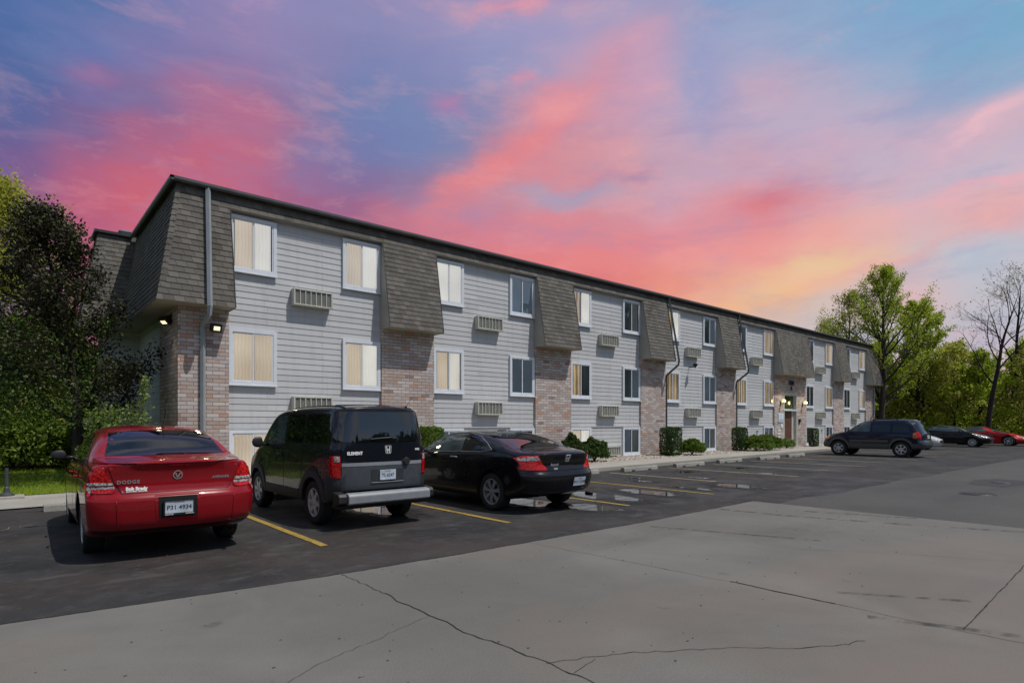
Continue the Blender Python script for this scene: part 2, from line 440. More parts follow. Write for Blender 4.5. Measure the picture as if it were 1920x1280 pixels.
# ------------------------------------------------------------------ sky: colour bands over azimuth, one per elevation
PX = [0, 160, 320, 480, 640, 800, 960, 1120, 1280, 1440, 1600, 1760, 1920]
SKY = {
 0:   [(62,106,176),(80,112,182),(118,122,188),(146,130,192),(136,134,196),(165,140,192),(196,142,182),(165,150,200),(126,156,210),(130,162,212),(122,166,216),(112,168,216),(112,170,214)],
 80:  [(70,104,174),(84,110,182),(136,118,184),(148,124,184),(130,130,190),(130,140,200),(150,150,206),(190,156,196),(152,156,206),(156,164,210),(150,170,212),(120,166,214),(114,166,214)],
 160: [(78,104,174),(112,106,174),(100,112,180),(150,108,166),(106,124,188),(134,128,188),(142,150,206),(200,152,188),(168,158,206),(200,164,196),(182,168,206),(138,166,212),(146,170,212)],
 240: [(84,100,170),(112,96,162),(162,98,150),(190,100,142),(108,122,186),(114,134,192),(160,128,176),(224,142,160),(204,158,190),(186,166,204),(190,170,206),(208,168,198),(222,172,194)],
 320: [(86,90,164),(160,90,146),(204,92,128),(206,96,132),(136,104,162),(110,124,184),(222,126,142),(226,142,156),(184,162,200),(212,154,180),(200,172,200),(192,176,208),(194,180,208)],
 400: [(100,86,154),(188,86,132),(222,90,116),(196,90,130),(152,92,146),(206,112,142),(226,130,154),(214,132,158),(218,152,178),(234,132,146),(224,162,180),(226,168,182),(240,164,170)],
 480: [(104,86,150),(190,86,130),(222,92,118),(196,92,130),(180,92,136),(232,110,126),(243,116,122),(240,128,132),(244,146,150),(248,152,148),(248,176,154),(194,186,208),(178,190,214)],
 560: [(110,90,150),(190,90,130),(222,92,118),(204,94,126),(204,96,126),(230,108,122),(236,104,112),(240,112,112),(245,148,122),(236,180,148),(204,184,200),(226,174,182),(182,190,210)],
 640: [(120,98,150),(190,96,130),(222,100,118),(214,104,120),(222,106,120),(236,112,116),(238,122,112),(244,140,116),(238,168,146),(186,186,208),(186,190,210),(192,188,206),(200,180,198)],
 720: [(140,110,150),(190,106,134),(222,110,122),(220,116,122),(230,124,124),(240,136,124),(244,150,124),(240,156,130),(216,178,174),(192,186,204),(204,184,200),(238,188,176),(242,190,172)],
 793: [(150,120,150),(190,120,140),(222,124,130),(224,130,130),(232,140,132),(240,150,134),(244,160,136),(240,176,150),(220,184,180),(204,188,196),(220,190,186),(240,194,176),(242,194,172)]}
ROWS = sorted(SKY)
def sky_at(px, py):
    px = min(1920, max(0, px)); py = min(793, max(0, py))
    i = min(int(px//160), 11); fx = px/160-i
    k = max(j for j in range(len(ROWS)) if ROWS[j] <= py); k = min(k, len(ROWS)-2)
    fy = (py-ROWS[k])/(ROWS[k+1]-ROWS[k])
    a, b = SKY[ROWS[k]], SKY[ROWS[k+1]]
    c_ = [(a[i][c]*(1-fx)+a[i+1][c]*fx)*(1-fy)+(b[i][c]*(1-fx)+b[i+1][c]*fx)*fy for c in range(3)]
    l_ = .3*c_[0]+.59*c_[1]+.11*c_[2]
    g_ = [v*.80+l_*.20 for v in c_]; return [g_[0]*1.01, g_[1]*1.02, g_[2]*.99]

w = bpy.data.worlds.new('World'); scn.world = w; w.use_nodes = True
t = NT(w.node_tree); bg = t.n['Background']
EXPO = 2**.35            # undo the exposure so that the sky keeps its look
d = t.new('ShaderNodeTexCoord').outputs['Generated']
x, y, z = t.sep(d)
az = t.math('SUBTRACT', t.math('ARCTAN2', x, y), HEAD)          # 0 at the view heading, wraps behind
el = t.math('ARCSINE', z)
# keep azimuth in -pi..pi
az = t.math('SUBTRACT', t.math('FLOORED_MODULO', t.math('ADD', az, pi), 2*pi), pi)
# warp the lookup with stretched noise so the cloud edges break up
mp = t.new('ShaderNodeMapping'); t.l.new(d, mp.inputs[0]); mp.inputs['Scale'].default_value = (1, 1, 2.2); mp.inputs['Rotation'].default_value = (.25, .1, 0)
nz = t.new('ShaderNodeTexNoise'); t.l.new(mp.outputs[0], nz.inputs['Vector']); nz.inputs['Scale'].default_value = 3.2; nz.inputs['Detail'].default_value = 6; nz.inputs['Roughness'].default_value = .58; nz.inputs['Distortion'].default_value = .35
nc = t.new('ShaderNodeSeparateColor'); t.l.new(nz.outputs['Color'], nc.inputs[0])
azw = t.math('ADD', az, t.math('MULTIPLY', t.math('SUBTRACT', nc.outputs[0], .5), .20))
elw = t.math('ADD', el, t.math('MULTIPLY', t.math('SUBTRACT', nc.outputs[1], .5), .12))
AZ0, AZ1 = radians(-44), radians(44)
fa = t.math('DIVIDE', t.math('SUBTRACT', azw, AZ0), AZ1-AZ0)
NR = 13; ELMAX = radians(37)
cur = None
for k in range(NR):
    e = ELMAX*k/(NR-1); stops = []
    for j in range(22):
        a = AZ0+(AZ1-AZ0)*j/21
        px = 960+1103*tan(a); py = 793-1103*tan(e)/cos(a)
        r, g, b = sky_at(px, py)
        stops.append((j/21, srgb(r, g, b)))
    c = t.ramp(fa, stops, 'EASE')
    if cur is None: cur = c
    else:
        e0 = ELMAX*(k-1)/(NR-1)
        f = t.new('ShaderNodeMapRange', interpolation_type='SMOOTHSTEP'); t.put(f.inputs[0], elw); f.inputs[1].default_value = e0; f.inputs[2].default_value = e
        cur = t.mix(f.outputs[0], cur, c)
# single cloud banks: direction (given as photo offsets), half sizes, tilt, colour, strength
nf = t.new('ShaderNodeTexNoise'); t.l.new(mp.outputs[0], nf.inputs['Vector']); nf.inputs['Scale'].default_value = 7; nf.inputs['Detail'].default_value = 5; nf.inputs['Roughness'].default_value = .6
nfc = t.new('ShaderNodeSeparateColor'); t.l.new(nf.outputs['Color'], nfc.inputs[0])
azb = t.math('ADD', az, t.math('MULTIPLY', t.math('SUBTRACT', nfc.outputs[0], .5), .13))
elb = t.math('ADD', el, t.math('MULTIPLY', t.math('SUBTRACT', nfc.outputs[1], .5), .09))
for (px, py, rx, ry, tl, col, amt) in [
        (780, 230, 150, 60, 10, (112,134,186), .7), (640, 290, 110, 50, 20, (112,122,180), .6), (330, 105, 190, 22, 0, (108,122,182), .55), (1000, 60, 140, 40, 0, (146,152,204), .5),
        (1010, 255, 180, 48, 34, (234,132,142), .85), (1060, 200, 60, 26, 10, (240,150,156), .8), (900, 330, 110, 26, 28, (238,126,132), .75),
        (1215, 110, 70, 60, 50, (204,156,188), .7), (1060, 368, 92, 17, -2, (150,164,198), .7), (1160, 330, 60, 14, 8, (160,130,172), .6),
        (1440, 375, 66, 28, 4, (224,118,130), .8), (1420, 560, 200, 30, 14, (250,184,128), .75), (1530, 505, 90, 22, 10, (232,204,150), .6), (1180, 470, 200, 40, 4, (240,126,132), .5),
        (1870, 222, 110, 16, 24, (238,184,196), .8), (1850, 348, 120, 12, 8, (240,172,182), .8), (985, 4, 90, 12, 8, (228,146,166), .8), (168, 126, 34, 18, 0, (166,106,154), .7),
        (850, 188, 34, 20, 0, (188,124,172), .7), (995, 152, 18, 11, 0, (214,140,168), .8), (430, 190, 120, 44, -8, (190,108,146), .6), (300, 360, 190, 60, 10, (214,96,116), .7),
        (1660, 495, 120, 9, 12, (238,170,166), .6), (1700, 60, 160, 60, 0, (124,168,212), .5), (1320, 160, 40, 80, 0, (140,156,206), .6), (1480, 300, 160, 30, 6, (196,164,194), .5)]:
    a0 = atan2(px-960, 1103); e0_ = atan2((793-py)*cos(a0), 1103); sx_ = rx*cos(a0)**2/1103; sy_ = ry*cos(a0)*cos(e0_)**2/1103
    da = t.math('SUBTRACT', azb, a0); de = t.math('SUBTRACT', elb, e0_); ca, sa = cos(radians(tl)), sin(radians(tl))
    u = t.math('DIVIDE', t.math('ADD', t.math('MULTIPLY', da, ca), t.math('MULTIPLY', de, sa)), sx_)
    v = t.math('DIVIDE', t.math('SUBTRACT', t.math('MULTIPLY', de, ca), t.math('MULTIPLY', da, sa)), sy_)
    g_ = t.math('EXPONENT', t.math('MULTIPLY', t.math('ADD', t.math('MULTIPLY', u, u), t.math('MULTIPLY', v, v)), -.8))
    l_ = .3*col[0]+.59*col[1]+.11*col[2]; col = [q*.86+l_*.14 for q in col]
    cur = t.mix(t.math('MULTIPLY', g_, amt), cur, srgb(*col))
# broken texture inside the cloud: lighter salmon tufts and grey blue holes
tx = t.new('ShaderNodeTexNoise'); mp3 = t.new('ShaderNodeMapping'); t.l.new(d, mp3.inputs[0]); mp3.inputs['Scale'].default_value = (1, 1, 2.6); mp3.inputs['Rotation'].default_value = (.12, .2, 0)
t.l.new(mp3.outputs[0], tx.inputs['Vector']); tx.inputs['Scale'].default_value = 8; tx.inputs['Detail'].default_value = 5; tx.inputs['Roughness'].default_value = .66; tx.inputs['Distortion'].default_value = .25
cur = t.mix(t.mapr(tx.outputs[0], .52, .76, 0, .20), cur, t.mix(.45, cur, srgb(255, 196, 184)))
cur = t.mix(t.mapr(tx.outputs[0], .54, .76, 0, .16), cur, srgb(244, 170, 172))
cur = t.mix(t.mapr(tx.outputs[0], .48, .28, 0, .22), cur, srgb(132, 142, 186))
# wisps: thin bright pink streaks
mp2 = t.new('ShaderNodeMapping'); t.l.new(d, mp2.inputs[0]); mp2.inputs['Scale'].default_value = (1.2, 1.2, 5.5); mp2.inputs['Rotation'].default_value = (.16, -.1, .3)
ws = t.noise(mp2.outputs[0], 4.5, 7, .62, .6)
cur = t.mix(t.mapr(ws, .56, .78, 0, .12), cur, srgb(250, 176, 178))
cur = t.mix(t.mapr(ws, .48, .30, 0, .18), cur, srgb(122, 128, 184))
# rest of the dome: ordinary blue afternoon sky with white cloud (lights the scene, mirrored by glass and paint)
sky = t.new('ShaderNodeTexSky', sky_type='NISHITA', sun_disc=False)
sky.sun_elevation = math.asin(SUNV.z); sky.sun_rotation = atan2(SUNV.x, SUNV.y); sky.altitude = 200; sky.air_density = 1.0; sky.dust_density = .6
skc = t.mix(1.0, sky.outputs[0], (.13, .13, .13, 1), 'MULTIPLY')
cl = t.noise(t.scale(d, (1, 1, 2)), 2.4, 5, .55, .3)
skc = t.mix(t.mapr(cl, .48, .64, 0, .8), skc, (.72, .71, .72, 1))
# the tree line that stands all round the lot behind the viewer, met only in reflections
tl_ = t.math('ADD', t.math('MULTIPLY', t.noise(t.scale(d, (1, 1, 1.2)), 9, 6, .65), .30), .02)
skc = t.mix(t.math('GREATER_THAN', el, tl_), t.ramp(t.noise(d, 60, 4, .7), [(.35, (.012, .018, .008, 1)), (.65, (.06, .08, .03, 1))]), skc)
fr = t.new('ShaderNodeMapRange', interpolation_type='SMOOTHSTEP'); t.put(fr.inputs[0], t.math('ABSOLUTE', az)); fr.inputs[1].default_value = radians(44); fr.inputs[2].default_value = radians(60)
fz = t.new('ShaderNodeMapRange', interpolation_type='SMOOTHSTEP'); t.put(fz.inputs[0], el); fz.inputs[1].default_value = radians(38); fz.inputs[2].default_value = radians(48)
front = t.mix(1.0, cur, (EXPO, EXPO, EXPO, 1), 'MULTIPLY')
full = t.mix(t.math('MAXIMUM', fr.outputs[0], fz.outputs[0]), front, skc)
# below the horizon: dull ground tone
full = t.mix(t.math('LESS_THAN', el, -.03), full, (.08, .08, .07, 1))
t.l.new(full, bg.inputs[0]); bg.inputs[1].default_value = 1.0
w.cycles.sampling_method = 'MANUAL'; w.cycles.sample_map_resolution = 512
# ------------------------------------------------------------------ ground and pavements
def sheet(name, pts, z, m, kind='structure', cuts=0):
    b = MB(); b.poly([(p[0], p[1], z) for p in pts]); o = b.build(name, m); tag(o, kind=kind); return o

g = MB(); g.poly([(-900, -600, -.03), (1200, -600, -.03), (1200, 1200, -.03), (-900, 1200, -.03)])
tag(g.build('ground', M['soil']), kind='structure')
sheet('parking_lot', [(-14, 4), (66, 4), (66, 13.2), (35, 13.5), (15, 12.5), (1.2, 12.55), (1.0, 13.85), (-14, 13.3)], 0, M['asphalt'])
# driving lane in older grey asphalt, ragged edge towards the lot
rag = [(11.0, 5.2)] + [(11+i*1.5, 5.25+.25*noise.noise(Vector((i*.7, 0, 0)))-(.02*i)) for i in range(1, 37)]
sheet('driving_lane', [(11.0, -40), (66, -40)] + rag[::-1], .004, M['asphalt_old'])
# concrete apron with a slightly wavering edge
edge = [(-14, 6.25), (-6, 6.1), (-.03, 5.98), (1.13, 5.83), (2.6, 5.69), (5.12, 5.63), (7.43, 5.61), (9.6, 5.66), (11.19, 5.72)]
ee = []
for a, b in zip(edge, edge[1:]):
    n = max(2, int((b[0]-a[0])/.12))
    for i in range(n):
        f = i/n; px = a[0]+(b[0]-a[0])*f
        ee.append((px, a[1]+(b[1]-a[1])*f+.018*noise.noise(Vector((px*5, 1, 0)))))
ee.append((11.2, 5.72))
right = [(11.2+.10*f+.02*noise.noise(Vector((0, f*6, 4))), 5.72-f*4) for f in [i/24 for i in range(1, 25)]] + [(11.3, -12)]
sheet('concrete_apron', [(-14, -12)] + ee + right, .010, M['concrete'])
# joint filled with dirt between asphalt and apron
def crack(name, pts, wid, z, m, seed=0, jit=.02, step=.05):
    b = MB(); L = []
    for (a, c) in zip(pts, pts[1:]):
        a = Vector((a[0], a[1])); c = Vector((c[0], c[1])); n = max(1, int((c-a).length/step))
        for i in range(n): L.append(a+(c-a)*i/n)
    L.append(Vector(pts[-1][:2]))
    q = []
    for i, p in enumerate(L):
        d_ = (L[min(i+1, len(L)-1)]-L[max(i-1, 0)]).normalized(); nn = Vector((-d_.y, d_.x))
        o = nn*jit*noise.noise(Vector((p.x*3, p.y*3, seed))) + nn*jit*.5*noise.noise(Vector((p.x*14, p.y*14, seed)))
        w_ = wid*(.45+.9*abs(noise.noise(Vector((p.x*9, p.y*9, seed+5))))+.5*max(0, noise.noise(Vector((p.x*1.3, p.y*1.3, seed+9)))))
        q.append((p+o+nn*w_/2, p+o-nn*w_/2))
    for a, c in zip(q, q[1:]): b.quad((*a[0], z), (*a[1], z), (*c[1], z), (*c[0], z))
    return tag(b.build(name, m), kind='structure')
crack('pavement_joint', ee[::3], .026, .014, M['crack'], 1, .015)
crack('slab_joint', [(2.6, 5.66), (2.58, 4.57), (2.59, 3.84), (2.58, 3.35), (2.63, 2.84), (2.65, 2.35), (2.7, -4)], .011, .014, M['crack'], 2, .05)
crack('slab_joint', [(5.12, 5.6), (5.22, 4.46), (5.26, 3.86), (5.34, 2.95)], .007, .014, M['crack'], 3, .02)
crack('slab_joint', [(5.34, 2.95), (5.35, 2.63), (5.36, 2.0)], .026, .014, M['crack'], 4, .02)
crack('slab_joint', [(5.36, 2.0), (5.36, 1.14), (5.42, .78), (5.5, -3)], .010, .014, M['crack_soft'], 4, .02)
crack('slab_joint', [(8.9, 1.22), (8.2, 1.2), (5.42, 1.13)], .012, .014, M['crack'], 5, .01)
crack('slab_joint', [(7.15, 4.49), (7.38, 3.16), (8.04, 2.21), (8.53, 1.23)], .006, .014, M['crack_soft'], 6, .02)
crack('hairline_crack', [(2.57, 3.98), (2.13, 3.85), (1.79, 3.74), (1.49, 3.65), (1.22, 3.5), (.9, 3.45)], .005, .014, M['crack_soft'], 7, .05)
crack('hairline_crack', [(2.63, 2.72), (2.92, 2.58), (3.2, 2.45), (3.67, 2.14), (4.12, 1.76), (4.6, 1.5)], .008, .014, M['crack'], 8, .05)
crack('hairline_crack', [(2.92, 2.56), (2.66, 2.50)], .005, .014, M['crack'], 9, .03)
crack('lot_crack', [(-2, 11.4), (-.6, 11.0), (.3, 11.5)], .02, .005, M['cream'], 9, .3)
# tyre marks
def smear(pts, wid):
    b = MB()
    for a, c in zip(pts, pts[1:]):
        a = Vector(a); c = Vector(c); d_ = (c-a).normalized(); n = Vector((-d_.y, d_.x))*wid/2
        b.quad((*(a+n), .013), (*(a-n), .013), (*(c-n), .013), (*(c+n), .013))
    tag(b.build('tyre_mark', M['streak']), kind='structure')
for pts, wd in (([(9.71, 5.56), (9.87, 4.4), (10.4, 2.8)], .14), ([(10.56, 4.6), (11.16, 2.93)], .12), ([(10.47, 2.61), (11.05, 1.3)], .13), ([(5.74, 2.13), (6.33, 1.27)], .07), ([(5.2, 1.7), (5.44, 1.14), (5.6, .7)], .09), ([(7.3, 5.3), (8.1, 3.2)], .10)):
    smear(pts, wd)
# sidewalk with kerb, and the walk on the left by the lawn
b = MB()
b.prism([(1.3, 12.65), (15, 12.62), (35, 13.6), (66, 14.2), (66, 15.2), (35, 15.0), (15, 14.35), (1.3, 14.4)], 2, -.02, .10)
for k in range(1, 22): b.box(1.3+k*3.0, 12.6, .0985, 1.315+k*3.0, 14.9, .101, 1)
tag(b.build('sidewalk', [M['walk'], M['crack_soft']], bevel=0), kind='structure')
sheet('left_walk', [(-14, 13.25), (1.0, 13.9), (1.3, 14.4), (1.3, 15.2), (1.6, 16.2), (-14, 15.7)], .02, M['walk'])
tag(MB().prism([(1.3, 14.41), (15, 14.36), (35, 15.01), (66, 15.21), (66, 16.9), (1.3, 16.9)], 2, -.02, .07).build('gravel_bed', M['gravel_bed']), kind='structure')
# lawn (gently mounded)
b = MB(); NX, NY = 40, 26
def lawn_z(x, y): return .03+.09*noise.noise(Vector((x*.25, y*.3, 2)))+max(0, (y-16)*.02)
for i in range(NX):
    for j in range(NY):
        q = []
        for (di, dj) in ((0,0),(1,0),(1,1),(0,1)):
            x_ = -14+(i+di)*16.1/NX; y0 = 15.72+(x_+14)*.030; y_ = y0+(j+dj)*(24-y0)/NY
            q.append((x_, y_, lawn_z(x_, y_) if (j+dj) > 0 else .03))
        b.quad(*q)
o = b.build('lawn', M['grass'], smooth=True); tag(o, kind='structure')
b = MB()
for i in range(26000):
    x_ = R.uniform(-4, 2.1); y_ = 15.72+(x_+14)*.03+(R.random()**1.4)*7.5; zz = lawn_z(x_, y_)
    a = R.uniform(0, 2*pi); h = R.uniform(.03, .075); l = R.uniform(-.03, .03); wd = .006
    b.tri((x_-wd*cos(a), y_-wd*sin(a), zz), (x_+wd*cos(a), y_+wd*sin(a), zz), (x_+l, y_+l*.7, zz+h))
tag(b.build('grass', M['leaf_spring']), kind='stuff')
b = MB()
for i in range(5200):
    x_ = 11+ (R.random()**1.6)*42; yl = 14.45 if x_ < 15 else 14.45+(x_-15)*.03; y_ = R.uniform(yl, 16.55); s_ = R.uniform(.02, .055); a = R.uniform(0, pi)
    if 36 < x_ < 38.6: continue
    Mx = Matrix.Translation((x_, y_, .07+s_*.3)) @ Matrix.Rotation(a, 4, 'Z') @ Matrix.Diagonal((s_*1.3, s_, s_*.7, 1)).to_4x4()
    P = [Mx @ Vector(p) for p in ((1,0,0),(0,1,0),(-1,0,0),(0,-1,0),(0,0,1))]
    for k in range(4): b.tri(P[k], P[(k+1) % 4], P[4])
def pebble_mat():
    m, t, bb = mat('pebbles', rough=.85); g_ = t.new('ShaderNodeNewGeometry')
    t.l.new(t.ramp(g_.outputs['Random Per Island'], [(0, (.10,.08,.07,1)), (.3, (.28,.23,.18,1)), (.6, (.42,.38,.32,1)), (.85, (.52,.49,.44,1)), (1, (.2,.13,.1,1))]), bb.inputs['Base Color']); return m
tag(b.build('gravel', pebble_mat()), kind='stuff')
# leaf litter / grit on the apron and lot
b = MB()
for i in range(1600):
    x_ = R.uniform(-1, 15); y_ = R.uniform(2, 12.4); s_ = R.uniform(.003, .011)
    if y_ < 5.4 and R.random() < .5: continue
    b.box(x_, y_, .010, x_+s_*R.uniform(1, 2), y_+s_, .010+s_*.6)
tag(b.build('grit', simple('grit', (.09, .08, .065, 1), .9, .6, 90)), kind='stuff')

# painted stripes (as seen: bright near, worn further on)
ST = [(3.05, 7.16, 12.2, 'yellow'), (5.93, 6.94, 12.2, 'yellow'), (8.86, 6.92, 12.2, 'yellow'), (11.68, 6.84, 11.9, 'yellow'), (14.27, 8.3, 11.9, 'cream'),
      (17.4, 7.49, 11.9, 'cream'), (20.3, 7.8, 11.9, 'cream'), (23.2, 7.6, 11.9, 'cream'), (26.1, 7.8, 11.9, 'cream'), (29.0, 7.6, 11.9, 'cream'),
      (32.2, 7.6, 12, 'cream'), (35.2, 7.6, 12, 'cream'), (38.2, 7.6, 12, 'cream'), (.12, 7.3, 12.0, 'cream')]
for (x_, y0, y1, mm) in ST[:13]:
    b = MB(); n = 30
    for i in range(n):
        ya = y0+(y1-y0)*i/n; yb = y0+(y1-y0)*(i+1)/n; ja = .008*noise.noise(Vector((x_, ya*3, 0))); jb = .008*noise.noise(Vector((x_, yb*3, 0)))
        b.quad((x_-.05+ja, ya, .008), (x_+.05+ja, ya, .008), (x_+.05+jb, yb, .008), (x_-.05+jb, yb, .008))
    tag(b.build('parking_stripe', M[mm]), kind='structure')
# puddles
def puddle(cx, cy, rx, ry, seed, ang=0):
    pts = []
    for i in range(40):
        a = 2*pi*i/40; r = 1+.55*noise.noise(Vector((cos(a)*1.3, sin(a)*1.3, seed)))+.2*noise.noise(Vector((cos(a)*4, sin(a)*4, seed)))
        px, py = rx*r*cos(a), ry*r*sin(a)
        pts.append((cx+px*cos(ang)-py*sin(ang), cy+px*sin(ang)+py*cos(ang)))
    # damp ring round the water, fading outward
    me = bpy.data.meshes.new('damp_patch'); n = len(pts); V = [(cx, cy, .0052)]; at = [1.0]
    for f_, al in ((1.0, 1.0), (1.35, .75), (1.9, 0.0)):
        for p in pts: V.append((cx+(p[0]-cx)*f_, cy+(p[1]-cy)*f_, .0052)); at.append(al)
    F_ = [(0, 1+k, 1+(k+1) % n) for k in range(n)]
    for r_ in range(2):
        for k in range(n): a = 1+r_*n; F_.append((a+k, a+(k+1) % n, a+n+(k+1) % n, a+n+k))
    me.from_pydata(V, [], F_); A = me.attributes.new('edge', 'FLOAT', 'POINT'); A.data.foreach_set('value', at); me.materials.append(M['damp'])
    tag(link(bpy.data.objects.new('damp_patch', me)), kind='structure')
    o = sheet('puddle_water', pts, .0065, M['water']); return o
for i, a in enumerate([(9.6, 8.1, .42, .85), (8.15, 7.25, .40, .52), (10.9, 8.05, .38, .62), (12.35, 7.75, .16, .5), (13.7, 7.3, .30, .75), (13.45, 10.35, .10, .35),
                       (16.4, 10.55, .35, .18), (7.75, 8.5, .42, .6), (5.0, 9.5, .30, .65), (12.9, 9.7, .12, .4), (14.9, 9.2, .12, .35), (19.2, 10.2, .3, .15), (17.7, 8.6, .16, .35)]):
    puddle(*a, i*3.1)
# old oil and rust stains
def stain(cx, cy, rx, ry, seed, z=.0125, m=None, al0=.55):
    n = 30; V = [(cx, cy, z)]; at = [al0]
    for f_, al in ((.5, al0), (.8, al0*.45), (1.15, 0.0)):
        for i in range(n):
            a = 2*pi*i/n; r = 1+.5*noise.noise(Vector((cos(a)*1.4, sin(a)*1.4, seed))); V.append((cx+rx*r*f_*cos(a), cy+ry*r*f_*sin(a), z)); at.append(al)
    F_ = [(0, 1+k, 1+(k+1) % n) for k in range(n)]
    for r_ in range(2):
        for k in range(n): a = 1+r_*n; F_.append((a+k, a+(k+1) % n, a+n+(k+1) % n, a+n+k))
    me = bpy.data.meshes.new('oil_stain'); me.from_pydata(V, [], F_); A = me.attributes.new('edge', 'FLOAT', 'POINT'); A.data.foreach_set('value', at); me.materials.append(m or M['stain'])
    tag(link(bpy.data.objects.new('oil_stain', me)), kind='structure')
for i, (x_, y_, a_, b_, al) in enumerate([(6.6, 4.9, 1.1, .3, .12), (8.6, 3.6, 1.0, .5, .12), (1.2, 4.9, .10, .06, .4)]):
    stain(x_, y_, a_, b_, i*1.7, al0=al)
for i, (x_, y_) in enumerate([(13.0, 9.4), (15.9, 9.8), (18.9, 9.5), (21.9, 9.9), (24.8, 9.6), (1.6, 6.6), (4.4, 6.9), (7.2, 6.5)]): stain(x_, y_, .55, .4, i*2.3+5, z=.0045, al0=.4)
# drain covers
def manhole(x, y, r, label):
    e = empty('manhole_cover', (x, y, .012), 0, label, 'manhole cover')
    b = MB(); b.lathe([(r*1.25, -.004), (r*1.22, .003), (r*1.02, .003), (r, -.003)], (0, 0, 0), 2, 32); b.build('frame', M['black'], e)
    b = MB(); b.lathe([(0, .002), (r*.97, .002), (r*.97, -.004)], (0, 0, 0), 2, 32)
    for k in range(-4, 5):
        for j in range(-4, 5):
            if hypot(k, j) < 4.3: b.box(k*r*.2-.02, j*r*.2-.02, .002, k*r*.2+.02, j*r*.2+.02, .006, 1)
    b.build('lid', [M['asphalt'], M['fascia']], e)
manhole(16.1, 3.1, .27, 'round dark iron manhole cover in the grey driving lane, nearer one')
manhole(19.6, 3.27, .2, 'smaller iron drain cover in a patch farther along the lane')
sheet('lane_patch', [(18.4, 3.7), (18.3, 3.0), (19.5, 2.8), (20.6, 2.9), (20.9, 3.6), (20.0, 3.9), (19.0, 3.85)], .0075, ground_mat('patch_asphalt', [(.3, (.045,.044,.046,1)), (.7, (.06,.058,.06,1))], 1, 50))

# wheel stops
def wheel_stop():
    e = empty('wheel_stop', (0, 0, 0), 0)
    b = MB(); L = 1.83
    prof = [(-.085, 0), (-.07, .10), (-.045, .125), (.045, .125), (.07, .10), (.085, 0)]
    prof_hi = [(-.081, .035), (-.07, .10), (-.045, .125), (.045, .125), (.07, .10), (.081, .035)]
    segs = [(0, .38, prof), (.38, .56, prof_hi), (.56, 1.27, prof), (1.27, 1.45, prof_hi), (1.45, L, prof)]
    for a, c, p in segs: b.prism([(q[0], q[1]) for q in p], 0, a-L/2, c-L/2)
    b.build('bar', M['stop'], e)
    for sx in (-.62, .62):
        b = MB(); b.lathe([(0, .130), (.014, .129), (.016, .124)], (sx, 0, 0), 2, 10); b.build('pin', M['black'], e)
    return e
ws0 = wheel_stop()
LW = ['beside the front wheel of the red sedan', 'in front of the black boxy SUV', 'in front of the black coupe, at its right end', 'in the first empty stall right of the black coupe', 'in the second empty stall, nearest the tall clipped hedge',
      'in the third empty stall, right of the round shrub', 'in the fourth empty stall, before the wide bright shrubs', 'in the fifth empty stall, below the entrance door', 'in the empty stall left of the dark blue SUV']
for i, (x_, y_, rz) in enumerate([(1.42, 13.2, .02), (4.5, 12.2, 0), (7.4, 12.15, 0), (12.95, 12.05, .01), (15.85, 11.95, .02), (18.75, 11.95, .01), (21.85, 12.1, .03), (24.95, 12.0, .01), (27.9, 12.15, .04)]):
    o = ws0 if i == 0 else copy_tree(ws0)
    o.location = (x_, y_, .002); o.rotation_euler = (0, 0, rz)
    tag(o, 'grey concrete wheel stop '+LW[i], 'wheel stop', 'concrete wheel stops along the kerb')
# ------------------------------------------------------------------ apartment building
D = 16.7; ZT = 7.62; ZB = 4.5; PT = .10; PB = .65; XL = 3.37; XR = 51.9; WY = 22.8; WXL = 2.35; WD = 1.1
BLD = empty('apartment_building', (XL, D, 0), 0, 'long three storey apartment building with grey siding, brick piers and shingled mansard roof', 'apartment building')
class BB(MB):
    def build(s, name, mats, parent=None, **k):
        p = parent if parent is not None else BLD
        off = Vector((0, 0, 0)); q = p
        while q is not None: off += q.location; q = q.parent
        s.v = [(a-off.x, b_-off.y, c-off.z) for a, b_, c in s.v]
        return MB.build(s, name, mats, p, **k)
# object-space textures on shapes use building-local coordinates; fine for every part
def proj(z): return PT+(PB-PT)*(ZT-z)/(ZT-ZB)
def clap(b, x0, x1, z0, z1, y, h=.168, lip=.016, axis='x'):
    n = max(1, int(round((z1-z0)/h))); h = (z1-z0)/n
    for k in range(n):
        a = z0+k*h; c = a+h
        if axis == 'x':
            b.quad((x0, y-lip, a), (x1, y-lip, a), (x1, y-.004, c), (x0, y-.004, c))
            b.quad((x0, y, a), (x1, y, a), (x1, y-lip, a), (x0, y-lip, a))
        else:      # wall facing -X at x = y
            b.quad((y-lip, x1, a), (y-lip, x0, a), (y-.004, x0, c), (y-.004, x1, c))
            b.quad((y, x1, a), (y, x0, a), (y-lip, x0, a), (y-lip, x1, a))
def courses(b, bl, br, tr, tl, n, th=.016, m=0):
    bl, br, tr, tl = map(Vector, (bl, br, tr, tl)); nn = (br-bl).cross(tl-bl).normalized()
    for k in range(n):
        f0, f1 = k/n, (k+1)/n
        a = bl.lerp(tl, f0)+nn*th; c = br.lerp(tr, f0)+nn*th; d_ = br.lerp(tr, f1)+nn*.002; e = bl.lerp(tl, f1)+nn*.002
        b.quad(a, c, d_, e, m); b.quad(bl.lerp(tl, f0), br.lerp(tr, f0), c, a, m)
BAYS = [(4.46, 8.92), (10.86, 15.5), (17.49, 22.13), (24.05, 28.69), (30.69, 35.25), (39.73, 44.16), (46.08, 50.41)]
PIERS = [(XL, 4.46), (8.92, 10.86), (15.5, 17.49), (22.13, 24.05), (28.69, 30.69), (35.25, 39.73), (44.16, 46.08), (50.41, XR)]
ZR = ZT-3*(ZT-ZB)/21           # underside of the shingle band
